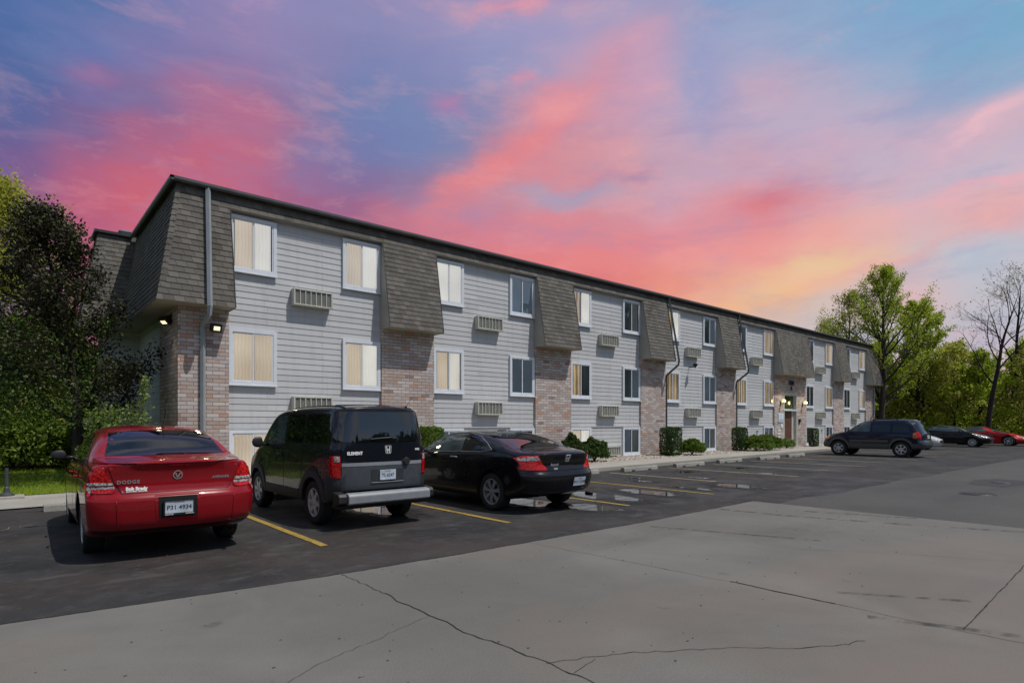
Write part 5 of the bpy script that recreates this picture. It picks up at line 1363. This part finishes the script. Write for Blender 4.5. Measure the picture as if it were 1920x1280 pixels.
c.text('lettering', 'Accord', -.28, .835, .060, M['silver'], shear=.25, bold=.0015)
Mx = c.frame(-.26, .765, 'B', .012); b = MB(); b.obox(Mx, .09, .035, .003); b.build('sticker', M['silver'], c.e, bevel=.02)
c.plate(.27, .53, 'P411 2108', False, off=.014)
for x_ in (.62,):
    b = MB(); b.lathe([(.030,-.14),(.038,0),(.033,0),(.028,-.12)], (x_, yl(.16), .27), 1, 16); b.build('exhaust', M['chrome'], c.e)
c.mirror(yl(3.2), .985, P_BLACK, sz=(.2,.11,.13))
c.patch('antenna_fin', [(-.10,yl(1.84)),(.10,yl(1.84)),(.10,yl(1.80)),(-.10,yl(1.80))], 'T', M['plastic'], off=.01)
c.done()

# ---- dark blue SUV in the middle distance
sp = dict(L=4.42, hw=.885, r=.36, ax=(.90, 3.53), paint=P_BLUE, tum=.30, rc=.16, fc=.32, sill=.62, rr=.10, tw=.23, inset=.01,
  zb=[(0,.42),(.5,.36),(3.9,.34),(4.42,.40)], belt=[(0,1.08),(2.0,1.10),(3.3,1.08),(3.9,1.0),(4.42,.82)],
  top=[(0,1.66),(.25,1.72),(.9,1.745),(2.0,1.73),(2.45,1.68),(2.85,1.46),(3.25,1.17),(3.6,1.11),(4.1,1.04),(4.42,.90)],
  w=[(0,.86),(.5,.885),(3.4,.885),(4.42,.80)], rear=[(.38,.12),(.55,.0),(.70,.0),(.76,.07),(1.0,.09),(1.3,.22),(1.70,.44)], front=[(.35,.08),(.5,0),(.7,.04),(.95,.18)],
  spokes=6, sw=(.06,.055), rim=.62, ang=.45)
c = Car('blue_suv', sp, 'dark blue SUV with grey lower cladding and roof rails parked before the far bays', 'suv', (31.55, 7.78+2.21, 0), radians(0))
c.body.data.materials[1] = M['esc_clad']
yl = lambda y: y-c.L/2
c.patch('rear_window', [(-.70,1.13),(.70,1.13),(.62,1.60),(-.62,1.60)], 'B', M['cglass'], off=.006, grid=.08)
c.patch('windshield', [(-.68,1.18),(.68,1.18),(.58,1.60),(-.58,1.60)], 'F', M['cglass_see_through'], off=.005, grid=.08)
c.both('side_window', [(yl(.55),1.12),(yl(1.25),1.14),(yl(1.25),1.60),(yl(.72),1.60)], M['cglass'], off=.005, grid=.09)
c.both('side_window', [(yl(1.35),1.14),(yl(2.08),1.15),(yl(2.08),1.61),(yl(1.35),1.61)], M['cglass'], off=.005, grid=.09)
c.both('side_window', [(yl(2.17),1.15),(yl(3.02),1.15),(yl(2.75),1.42),(yl(2.52),1.58),(yl(2.17),1.61)], M['cglass_see_through'], off=.005, grid=.09)
for sx in 'LR':
    for a0, a1 in ((1.32, 2.12), (2.14, 3.10)):
        for mm, of, k in ((M['gap'], .0012, 0), (P_BLUE, .004, .012)):
            c.patch('panel_gap' if k == 0 else 'door', [(yl(a0)+k,1.045-k),(yl(a1)-k,1.045-k),(yl(a1)-k,.66),(yl(a0)+k,.66)], sx, mm, off=of, grid=.1, rim=k > 0)
    for ay in sp['ax']:
        c.patch('wheel_arch_flare', arc(yl(ay), .36, .53, 5, 175, 18)+arc(yl(ay), .36, .43, 175, 5, 18), sx, M['esc_clad'], off=.022, grid=.05)
    c.patch('door_cladding', [(yl(1.42),.78),(yl(3.05),.78),(yl(3.05),.66),(yl(1.42),.66)], sx, M['esc_clad'], off=.016, grid=.1)
    s_ = 1 if sx == 'R' else -1
    for (y0, y1) in ((.35, 2.15),):
        h0 = c.cast('T', s_*.56, yl(y0))[0]; h1 = c.cast('T', s_*.56, yl(y1))[0]; hm = c.cast('T', s_*.56, yl((y0+y1)/2))[0]
        b = MB(); b.tube([h0, h0+Vector((0,.15,.05)), hm+Vector((0,0,.055)), h1+Vector((0,-.15,.05)), h1], .02, 6); b.build('roof_rail', M['plastic'], c.e, smooth=True)
    c.patch('taillight', [(yl(.32),1.12),(yl(.44),1.10),(yl(.44),.88),(yl(.28),.86)], sx, M['lens_amber'], off=.012, grid=.05)
    c.patch('headlight', [(yl(4.05),.93),(yl(4.28),.88),(yl(4.26),.76),(yl(4.02),.80)], sx, M['lens_amber'], off=.010, grid=.05)
c.rearpair('taillight', [(-.85,1.16),(-.72,1.16),(-.72,.84),(-.87,.84)], M['lens_red'], off=.016, grid=.05)
c.plate(.0, .93, 'P15 2740', False, off=.02)
c.patch('bumper_step', [(-.86,.70),(.86,.70),(.86,.56),(-.86,.56)], 'B', M['grey_clad'], off=.02, grid=.08)
c.mirror(yl(2.98), 1.13, M['plastic'], sz=(.2,.12,.17))
c.done()

# ---- cars parked at the far end, nose to the lane
def far_car(name, sp, label, cat, loc, rz, side, extra=None):
    c = Car(name, sp, label, cat, loc, rz); yl = lambda y: y-c.L/2
    c.patch('windshield', side['ws'], 'F', M['cglass_see_through'], off=.005, grid=.1)
    for poly in side['win']: c.both('side_window', [(yl(a), z) for a, z in poly], M['cglass_see_through'], off=.005, grid=.1)
    for sx in 'LR':
        a0, a1, z0, z1 = side['door']
        for mm, of, k in ((M['gap'], .0012, 0), (sp['paint'], .004, .012)):
            c.patch('panel_gap' if k == 0 else 'door', [(yl(a0)+k,z1-k),(yl(a1)-k,z1-k-.03),(yl(a1)-k,z0),(yl(a0)+k,z0)], sx, mm, off=of, grid=.12, rim=k > 0)
        c.patch('headlight', [(yl(a), z) for a, z in side['hl']], sx, M['lens_clear'], off=.010, grid=.05)
    c.rearpair('headlight', side['hlf'], M['lens_clear'], ax='F', off=.012, grid=.05)
    c.patch('grille', side['gr'], 'F', M['gap'], off=.006, grid=.08)
    c.mirror(yl(side['mir'][0]), side['mir'][1], sp['paint'], sz=(.2,.11,.13))
    if extra: extra(c, yl)
    c.done(); return c
sp = dict(L=4.55, hw=.86, r=.31, ax=(.98, 3.60), paint=P_BLACK, tum=.48, rc=.22, fc=.40, sill=.22, rr=.09, inset=.02,
  zb=[(0,.34),(.9,.22),(3.9,.20),(4.55,.24)], belt=[(0,.94),(1.8,.97),(3.2,.93),(4.0,.82),(4.55,.62)],
  top=[(0,1.02),(.4,1.07),(.9,1.22),(1.5,1.37),(2.0,1.41),(2.45,1.38),(2.9,1.22),(3.35,1.0),(3.9,.90),(4.35,.78),(4.55,.66)],
  w=[(0,.80),(.5,.85),(3.8,.85),(4.55,.76)], rear=[(.3,.1),(.6,0),(1.0,.1)], front=[(.2,.12),(.4,.02),(.5,0),(.7,.12),(.85,.25)], spokes=11, sw=(.026,.03), rim=.68)
side = dict(ws=[(-.62,1.03),(.62,1.03),(.50,1.32),(-.50,1.32)], win=[[(1.0,1.10),(1.75,1.04),(3.0,.98),(3.05,1.02),(2.6,1.26),(2.2,1.33),(1.6,1.31)]], door=(1.75,3.1,.33,.97),
  hl=[(3.98,.78),(4.25,.72),(4.30,.62),(4.05,.64)], hlf=[(-.72,.76),(-.45,.70),(-.42,.60),(-.70,.62)], gr=[(-.35,.66),(.35,.66),(.33,.52),(-.33,.52)], mir=(2.95, 1.0))
far_car('dark_coupe', sp, 'small black coupe backed in beyond the blue SUV with its nose to the lane', 'car', (48.05, 9.4+1.3, 0), pi, side)
sp = dict(L=4.75, hw=.90, r=.335, ax=(.98, 3.62), paint=P_RED2, tum=.50, rc=.25, fc=.55, sill=.20, rr=.09, inset=.02,
  zb=[(0,.32),(.9,.20),(3.9,.18),(4.75,.22)], belt=[(0,.88),(1.8,.90),(3.0,.88),(3.9,.80),(4.75,.52)],
  top=[(0,.96),(.6,1.0),(.95,1.14),(1.4,1.27),(1.9,1.30),(2.25,1.28),(2.6,1.12),(2.95,.95),(3.6,.88),(4.3,.74),(4.75,.56)],
  w=[(0,.82),(.5,.88),(3.8,.90),(4.75,.76)], rear=[(.3,.1),(.6,0),(1.0,.1)], front=[(.2,.12),(.35,.0),(.5,.04),(.7,.25)], spokes=6, sw=(.05,.03), rim=.70)
side = dict(ws=[(-.62,.98),(.62,.98),(.50,1.22),(-.50,1.22)], win=[[(1.25,1.02),(1.75,.98),(2.6,.95),(2.45,1.10),(2.15,1.20),(1.5,1.19)]], door=(1.6,2.8,.30,.90),
  hl=[(4.2,.66),(4.45,.60),(4.45,.55),(4.2,.58)], hlf=[(-.7,.60),(-.42,.58),(-.42,.52),(-.7,.52)], gr=[(-.3,.42),(.3,.42),(.28,.34),(-.28,.34)], mir=(2.5, .96))
def soft(c, yl):
    c.body.data.materials.append(M['canvas'])
    for p in c.body.data.polygons:
        if p.center.z > .99 and yl(.3) < p.center.y < yl(2.22): p.material_index = len(c.body.data.materials)-1
    c.patch('canvas_roof', [(-.56,yl(.85)),(.56,yl(.85)),(.60,yl(1.3)),(.56,yl(2.20)),(-.56,yl(2.20)),(-.60,yl(1.3))], 'T', M['canvas'], off=.012, grid=.09)
    for sx in 'LR': c.patch('canvas_side', [(yl(.62),.99),(yl(1.22),1.0),(yl(1.48),1.215),(yl(2.15),1.225),(yl(2.2),1.28),(yl(1.4),1.28),(yl(.9),1.13)], sx, M['canvas'], off=.010, grid=.08)
far_car('red_convertible', sp, 'bright red convertible with black canvas roof at the far right end of the row', 'convertible', (52.35, 8.25+1.25, 0), pi, side, soft)
sp = dict(L=4.6, hw=.87, r=.31, ax=(.98, 3.64), paint=P_WHITE, tum=.45, rc=.22, fc=.45, sill=.20, rr=.09, inset=.02,
  zb=[(0,.34),(.9,.22),(3.9,.20),(4.6,.22)], belt=[(0,.90),(1.8,.93),(3.2,.90),(4.0,.80),(4.6,.58)],
  top=[(0,1.0),(.5,1.04),(1.0,1.25),(1.5,1.36),(2.0,1.38),(2.4,1.33),(2.9,1.15),(3.3,.97),(3.9,.88),(4.4,.74),(4.6,.62)],
  w=[(0,.82),(.5,.86),(3.8,.86),(4.6,.76)], rear=[(.3,.1),(.6,0),(1.0,.1)], front=[(.2,.12),(.4,.02),(.5,0),(.7,.14),(.85,.3)], spokes=7, sw=(.05,.03), rim=.66)
side = dict(ws=[(-.62,1.0),(.62,1.0),(.50,1.26),(-.50,1.26)], win=[[(1.1,1.02),(1.9,.99),(1.9,1.28),(1.5,1.26)], [(1.97,.98),(3.0,.95),(2.55,1.2),(1.97,1.28)]], door=(1.95,3.1,.32,.93),
  hl=[(3.95,.76),(4.35,.64),(4.35,.54),(4.05,.62)], hlf=[(-.74,.70),(-.42,.62),(-.42,.54),(-.72,.56)], gr=[(-.35,.56),(.35,.56),(.32,.40),(-.32,.40)], mir=(2.9, .97))
far_car('white_sedan', sp, 'white car mostly hidden behind the blue SUV, only its nose showing', 'car', (41.2, 9.55+2.3, 0), pi, side)
# ------------------------------------------------------------------ plants
def leaf_quad(b, p, s_, rr, flat=.0):
    """one rhombic leaf"""
    a = rr.uniform(0, 2*pi); e = rr.uniform(-1, 1)*(1-flat)
    u = Vector((cos(a)*sqrt(max(0, 1-e*e)), sin(a)*sqrt(max(0, 1-e*e)), e)); w_ = u.cross(Vector((rr.uniform(-1, 1), rr.uniform(-1, 1), rr.uniform(-1, 1))))
    if w_.length < 1e-3: return
    w_.normalize(); h = s_*.5; k = h*rr.uniform(.45, .7)
    b.quad(p-u*h, p+w_*k, p+u*h, p-w_*k)

def grow(rr, trunk, br, p0, d0, length, rad, depth, P, anchors):
    """recursive limb: adds tubes to mesh br, leaf anchors to list"""
    n = P.get('seg', 5); pts = [p0]; rs = [rad]; d_ = d0.normalized()
    for i in range(n):
        j = P.get('jit', .22)
        d_ = (d_+Vector((rr.uniform(-j, j), rr.uniform(-j, j), rr.uniform(-j, j)+P.get('up', .06)))).normalized()
        pts.append(pts[-1]+d_*length/n); rs.append(max(.004, rad*(1-(i+1)/n*.72)))
    br.tube(pts, rs, 6 if rad > .05 else 4 if rad > .02 else 3, cap=False)
    if depth <= 0:
        for p in pts[1:]: anchors.append(p)
        return
    if depth == 1:
        for p in pts[3:]: anchors.append(p)
    kids = P['kids'][min(depth, len(P['kids'])-1)]
    for k in range(kids):
        f = P.get('first', .25)+(1-P.get('first', .25))*(k+rr.random()*.7)/kids; f = min(.98, f); i = min(n-1, int(f*n)); q = pts[i].lerp(pts[i+1], f*n-i)
        dd = (pts[i+1]-pts[i]).normalized(); side = dd.orthogonal().normalized(); side = Matrix.Rotation(rr.uniform(0, 2*pi), 3, dd) @ side
        an = P.get('ang', .9)*rr.uniform(.7, 1.2)
        nd = dd*cos(an)+side*sin(an)
        grow(rr, trunk, br, q, nd, length*P.get('sub', .55)*rr.uniform(.7, 1.15)*(1.1-.5*f), rs[i]*.55, depth-1, P, anchors)

def make_tree(name, loc, H, spread, tr, leafm, barkm, nleaf, lsize, seed, label, group=None, crown=.25, cone=.6, lean=(0, 0), limbs=22, depth=2, kids=(0, 5, 5), sub=.5, ang=.8, up=.08, scatter=.28, limb_up=.5, jit=.22, limb_len=None):
    rr = random.Random(seed)
    e = empty(name, loc, 0, label, 'tree', group)
    n = 12; pts = []; rs = []
    for i in range(n+1):
        f = i/n; z = H*.93*f
        pts.append(Vector((lean[0]*H*f*f+.05*H*.3*noise.noise(Vector((f*3, seed, 0))), lean[1]*H*f*f+.05*H*.3*noise.noise(Vector((f*3, seed, 7))), z))); rs.append(tr*((1-f)**.8)+.012)
    rs[0] = tr*1.35
    b = MB(); b.tube(pts, rs, 10, cap=False); b.build('trunk', barkm, e, smooth=True)
    br = MB(); anchors = []
    P = dict(kids=kids, sub=sub, ang=ang, up=up, jit=jit)
    for k in range(limbs):
        f = crown+(.97-crown)*((k+rr.random())/limbs); i = min(n-1, int(f*n)); q = pts[i].lerp(pts[i+1], f*n-i)
        a = k*2.399+rr.uniform(-.4, .4)
        g = (f-crown)/(1-crown)
        prof = (1-g)**cone if cone < 5 else 1
        prof *= min(1, .55+g*2.2)
        ln = spread*prof*rr.uniform(.75, 1.15)+.04*H
        el_ = limb_up+.5*g
        d0 = Vector((cos(a)*cos(el_), sin(a)*cos(el_), sin(el_)))
        grow(rr, None, br, q, d0, ln, max(.02, rs[i]*.45), depth, P, anchors)
    br.build('branches', barkm, e, smooth=True)
    if nleaf:
        b = MB()
        for _ in range(nleaf):
            p = rr.choice(anchors); r = scatter
            q = p+Vector((rr.gauss(0, r), rr.gauss(0, r), rr.gauss(0, r*.8)))
            leaf_quad(b, q, lsize*rr.uniform(.6, 1.3), rr)
        b.build('crown', leafm, e)
    return e

# crab apple beside the wing: dark reddish top, greener below
ap = make_tree('crabapple_tree', (1.4, 18.3, .05), 7.0, 2.45, .13, M['leaf_purple'], M['bark_dark'], 23000, .085, 11, 'dark reddish crabapple tree standing at the left end of the building', crown=.18, cone=.8, limbs=34, depth=2, kids=(0, 5, 6), sub=.42, ang=.7, scatter=.15, limb_up=.5, lean=(-.11, 0))
rr = random.Random(5); b = MB()
for _ in range(13000):
    a = rr.uniform(0, 2*pi); r = 1.85*sqrt(rr.random()); z = rr.uniform(1.5, 4.2)
    q = Vector((r*cos(a)-.95, r*sin(a)*.9, z)); k = noise.noise(q*1.1)
    if k < -.08: continue
    leaf_quad(b, q+Vector((rr.gauss(0, .1),)*3), .085*rr.uniform(.6, 1.2), rr)
b.build('lower_foliage', M['leaf_dark'], ap)
make_tree('maple_tree', (-.4, 27.5, 0), 9.7, 3.3, .17, M['leaf_yellow'], M['bark'], 24000, .13, 21, 'yellow green tree rising behind the dark crabapple at the left edge', crown=.3, cone=.5, limbs=26, depth=2, kids=(0, 5, 5), scatter=.3)
# bushy woods behind the lawn
def bush(name, loc, w_, h, leafm, n, ls, seed, label, group=None, cat='bush', box=False, parent=None, core=True, spiky=False):
    rr = random.Random(seed); e = empty(name, loc, rr.uniform(0, 3) if not box else 0, label, cat, group)
    b = MB()
    for k in range(9):
        a = rr.uniform(0, 2*pi); t_ = Vector((cos(a)*w_*.3, sin(a)*w_*.3, h*rr.uniform(.6, .9)))
        b.tube([(0, 0, 0), t_*.5+Vector((0, 0, h*.1)), t_], [.02, .014, .005], 5)
    b.build('stem', M['bark'], e)
    b = MB()
    for _ in range(n):
        if box:
            # rounded box surface, mostly shell
            u = Vector((rr.uniform(-1, 1), rr.uniform(-1, 1), rr.uniform(-1, 1))); m_ = max(abs(u.x), abs(u.y), abs(u.z)); u = u/m_
            u = u*(1/(abs(u.x)**7+abs(u.y)**7+abs(u.z)**7)**(1/7))
            f = 1-abs(rr.gauss(0, .07)) if rr.random() < .85 else rr.uniform(.3, 1)
            k = 1+.07*noise.noise(u*2.2+Vector((seed, 0, 0)))+.05*noise.noise(u*6+Vector((seed, 0, 0)))
            q = Vector((u.x*w_/2*f*k, u.y*w_/2*f*k, h/2+u.z*h/2*f*k))
        else:
            u = Vector((rr.gauss(0, 1), rr.gauss(0, 1), rr.gauss(0, 1))).normalized()
            if u.z < -.45: u.z = abs(u.z)
            k = 1+.30*noise.noise(u*1.8+Vector((seed, 0, 0)))+.22*noise.noise(u*4.5+Vector((seed, 3, 0)))
            f = (1-abs(rr.gauss(0, .14))) if rr.random() < .75 else rr.uniform(.3, 1)
            if spiky: k *= 1+.5*max(0, noise.noise(u*7+Vector((seed, 9, 0))))
            q = Vector((u.x*w_/2*f*k, u.y*w_/2*f*k, h*.42+u.z*h*.58*f*k))
            if q.z < .02: continue
        leaf_quad(b, q, ls*rr.uniform(.6, 1.3), rr)
    b.build('foliage', leafm, e)
    return e
LB = ['leaf_dark', 'leaf_shrub', 'leaf_dark', 'leaf_olive', 'leaf_shrub', 'leaf_dark', 'leaf_shrub', 'leaf_dark', 'leaf_shrub', 'leaf_dark']
LBL = ['tall dark green thicket at the back of the lawn, at the left edge', 'green thicket at the back of the lawn above the small black post', 'dark thicket behind the lawn, below the crabapple crown', 'olive thicket behind the lawn left of the red sedan mirror',
       'bright green thicket right behind the red sedan mirror', 'dark thicket between the white globe lamp and the wing', 'low leafy bush in front of the woods left of the red sedan', 'dark bushy mass of woods rising behind the thickets on the left', 'green bushy mass of woods behind the crabapple', 'dark bushy woods at the far left edge']
for i, (x_, y_, w_, h) in enumerate([(-2.6, 23.8, 3.4, 4.0), (-.9, 23.7, 2.6, 3.2), (.2, 24.3, 2.6, 4.2), (.8, 23.6, 2.2, 2.8), (1.6, 23.4, 1.7, 2.3), (1.5, 25.6, 2.6, 4.0), (.55, 22.6, 2.2, 1.9), (-.2, 27, 4, 5.2), (1.5, 28, 3.4, 5.5), (-3, 26.5, 4.5, 5.6)]):
    bush('woodland_bush', (x_, y_, 0), w_, h, M[LB[i]], int(2600*w_*h*.32)+2500, .13, 40+i, LBL[i], 'bushes behind the lawn')
bush('pale_bush', (1.98, 17.2, .05), 1.25, 2.0, M['leaf_light'], 2200, .08, 77, 'loose pale green bush behind the roof of the red sedan', spiky=True)
e = empty('sapling', (2.42, 16.4, .05), 0, 'thin upright pale green sprig against the end wall', 'sapling'); rr = random.Random(3)
b = MB(); b.tube([(0, 0, 0), (.03, 0, 1.4), (.12, 0, 2.6)], [.018, .012, .004], 5); b.build('stem', M['bark'], e); b = MB()
for _ in range(320): 
    z = rr.uniform(1.3, 2.65); leaf_quad(b, Vector((.03+.07*(z-1.3)+rr.gauss(0, .10*(2.9-z)), rr.gauss(0, .10), z)), .085, rr)
b.build('foliage', M['leaf_light'], e)
# far wood behind, both sides
def wood_mass(name, x0, x1, y0, y1, h, n, ls, leafm, seed, label):
    rr = random.Random(seed); b = MB()
    for _ in range(n):
        x_ = rr.uniform(x0, x1); y_ = rr.uniform(y0, y1); hh = h*(.75+.5*noise.noise(Vector((x_*.17, y_*.17, seed)))); z = hh*rr.random()**.8
        if noise.noise(Vector((x_*.7, y_*.7, z*.7))) < -.22: continue
        leaf_quad(b, Vector((x_, y_, z)), ls*rr.uniform(.6, 1.3), rr)
    tag(b.build(name, leafm), label, 'woods', None, 'stuff')
wood_mass('undergrowth', -14, 1.6, 29, 36, 6.0, 26000, .22, M['leaf_dark'], 1, 'dark dense undergrowth behind the left thickets')
wood_mass('undergrowth', 60, 80, -2, 34, 5.2, 60000, .30, M['leaf_olive'], 2, 'olive undergrowth filling the far woods on the right')
wood_mass('undergrowth', 59, 72, -2, 30, 3.2, 26000, .24, M['leaf_spring'], 3, 'bright green underbrush at the foot of the far trees')
sheet('verge', [(53.5, 15.3), (60, 13.8), (66.2, 4), (90, -6), (90, 60), (53.5, 60)], .006, M['grass'])
# the tall green tree at the building's far end
make_tree('green_tree', (54.3, 16.6, 0), 14.6, 6.2, .25, M['leaf_spring'], M['bark'], 20000, .14, 31, 'tall bright green tree rising right behind the far end of the building', crown=.20, cone=.75, limbs=40, depth=2, kids=(0, 7, 7), sub=.40, ang=.6, scatter=.17, limb_up=.66, jit=.13)
make_tree('green_tree', (62, 16.2, 0), 12.6, 5.0, .24, M['leaf_spring'], M['bark'], 20000, .18, 32, 'broad green tree right of and behind the tallest green tree', crown=.15, cone=.6, limbs=32, depth=2, kids=(0, 6, 6), sub=.42, scatter=.12, limb_up=.6, jit=.15)
make_tree('sparse_tree', (74, 26.2, 0), 16.5, 5.5, .26, M['leaf_olive'], M['bark_dark'], 5200, .22, 33, 'thin sparsely leafed tree showing above the far end of the roof', crown=.3, cone=.5, limbs=26, depth=2, kids=(0, 6, 6), sub=.5, scatter=.25, limb_up=.6)
make_tree('sparse_tree', (76, 29.5, 0), 14, 4.5, .22, M['leaf_yellow'], M['bark_dark'], 2500, .2, 34, 'low yellowish sparse treetop peeking over the roof line', crown=.3, cone=.5, limbs=22, depth=2, kids=(0, 5, 5), scatter=.25, limb_up=.6)
# leafless trees
make_tree('bare_tree', (57.2, 10.3, 0), 11.8, 5.0, .20, M['leaf_olive'], M['bark_dark'], 260, .14, 37, 'dark leaning tree without leaves behind the two far cars', crown=.34, cone=.3, lean=(.05, -.13), limbs=11, depth=3, kids=(0, 5, 5, 4), sub=.52, ang=.75, limb_up=.75, jit=.28)
make_tree('bare_tree', (66, 10.2, 0), 14.5, 5.0, .22, M['leaf_olive'], M['bark_dark'], 500, .14, 38, 'second leafless tree at the right edge above the red convertible', crown=.35, cone=.3, lean=(0, -.03), limbs=9, depth=3, kids=(0, 4, 4, 4), sub=.52, ang=.7, limb_up=.8, jit=.25)
# woodland trees: three builds, copied
w0 = make_tree('woodland_tree', (0, 0, 0), 9.5, 3.4, .17, M['leaf_spring'], M['bark_dark'], 7000, .26, 51, '', crown=.15, cone=.5, limbs=18, depth=2, kids=(0, 5, 6), scatter=.22)
w1 = make_tree('woodland_tree', (0, 0, 0), 8.8, 3.2, .15, M['leaf_yellow'], M['bark'], 5200, .24, 52, '', crown=.2, cone=.4, limbs=16, depth=2, kids=(0, 5, 6), scatter=.22)
w2 = make_tree('woodland_tree', (0, 0, 0), 9.0, 3.0, .20, M['leaf_olive'], M['bark_dark'], 2600, .22, 53, '', crown=.4, cone=.4, limbs=12, depth=2, kids=(0, 5, 5), scatter=.3, lean=(.02, -.05))
KIND = ['bright green tree', 'pale yellow tree', 'thinly leafed tree']
rr = random.Random(17); spots = []
for i in range(27):
    col = i % 9; row = i//9
    spots.append((61+row*5+rr.uniform(-1.2, 1.2), 4.2+col*2.35+row*1.1+rr.uniform(-.7, .7), (i+row) % 3, rr.uniform(.72, .95)))
WH = ['front row of woods', 'middle of woods', 'back of woods']
PL = ['right of the red convertible', 'above the red convertible nose', 'above the red convertible door', 'between red convertible and black coupe', 'above the small black coupe', 'above the white car', 'above the blue SUV tail', 'left of the tall green tree trunk', 'at the corner of the building end']
for i, (x_, y_, k, sc_) in enumerate(spots):
    src = (w0, w1, w2)[k]
    o = copy_tree(src); o.location = (x_, y_, 0); o.rotation_euler = (0, 0, rr.uniform(0, 6.28)); o.scale = (sc_, sc_, sc_)
    o['label'] = f"{KIND[k]}, {WH[i//9]}, {PL[i % 9]}"; o['group'] = 'trees of the far woods'
for src in (w0, w1, w2):
    for ch in list(src.children): bpy.data.objects.remove(ch)
    bpy.data.objects.remove(src)
# foundation shrubs
bush('clipped_shrub', (22.85, 15.5, .07), .80, 1.30, M['leaf_box'], 7000, .065, 61, 'tall clipped square hedge shrub in front of the fourth brick pier', 'shrubs along the front', 'shrub', box=True)
bush('round_shrub', (24.1, 15.2, .07), 1.15, .74, M['leaf_shrub'], 7500, .075, 62, 'low round green shrub right of the tall clipped square shrub', 'shrubs along the front', 'shrub')
bush('round_shrub', (17.2, 15.1, .07), 1.15, .86, M['leaf_dark'], 8500, .07, 63, 'dark round shrub behind the tail of the black coupe', 'shrubs along the front', 'shrub')
bush('clipped_shrub', (16.75, 15.85, .07), .8, 1.0, M['leaf_box'], 8000, .07, 64, 'clipped shrub under the lit basement window, behind the dark round shrub', 'shrubs along the front', 'shrub')
bush('clipped_shrub', (29.4, 15.7, .07), .66, 1.26, M['leaf_box'], 5000, .065, 65, 'clipped square hedge shrub behind the two wide bright shrubs', 'shrubs along the front', 'shrub', box=True)
bush('round_shrub', (30.15, 15.15, .07), 1.55, .80, M['leaf_shrub'], 7000, .085, 66, 'wide bright green shrub, left one of the pair before the entrance', 'shrubs along the front', 'shrub')
bush('round_shrub', (31.75, 15.25, .07), 1.25, .84, M['leaf_shrub'], 7000, .085, 67, 'wide bright green shrub, right one of the pair before the entrance', 'shrubs along the front', 'shrub')
bush('spiky_plant', (35.0, 15.75, .07), .85, .55, M['leaf_light'], 900, .13, 68, 'small spiky green plant in the gravel before the entrance door', None, 'plant', spiky=True)
bush('clipped_shrub', (38.9, 15.8, .07), .50, 1.15, M['leaf_box'], 3500, .065, 69, 'clipped upright hedge shrub just right of the entrance door', 'shrubs along the front', 'shrub', box=True)
bush('clipped_shrub', (10.0, 15.6, .07), .8, 1.36, M['leaf_shrub'], 9000, .07, 70, 'bright clipped shrub seen between the boxy SUV and the black coupe', 'shrubs along the front', 'shrub', box=True)

# ------------------------------------------------------------------ small things on the lawn
e = empty('globe_lamp', (1.66, 19.6, .05), 0, 'white globe garden lamp on a black post beside the crabapple tree', 'garden lamp')
b = MB(); b.tube([(0, 0, 0), (0, 0, 1.32)], .03, 10); b.lathe([(.07, 0), (.07, .05), (.03, .1)], (0, 0, 0), 2, 16); b.lathe([(.03, 1.28), (.08, 1.32), (.08, 1.36)], (0, 0, 0), 2, 16); b.build('post', M['black'], e)
b = MB(); b.lathe([(.0, 1.35)]+[(.15*sin(pi*i/10), 1.50-.15*cos(pi*i/10)) for i in range(1, 10)]+[(0, 1.65)], (0, 0, 0), 2, 20); b.build('globe', simple('white_globe', (.6, .6, .6, 1), .4), e, smooth=True)
e = empty('post', (.02, 15.75, .02), 0, 'short dark post with flared base on a concrete pad by the lawn', 'post')
b = MB(); b.tube([(0, 0, .06), (0, 0, .62)], .032, 8); b.lathe([(.13, .05), (.12, .09), (.06, .13), (.045, .22), (.032, .24)], (0, 0, 0), 2, 14); b.build('shaft', M['spout_dark'], e)
b = MB(); b.box(-.45, -.22, -.01, .28, .22, .055); b.build('pad', M['walk'], e, bevel=.01)
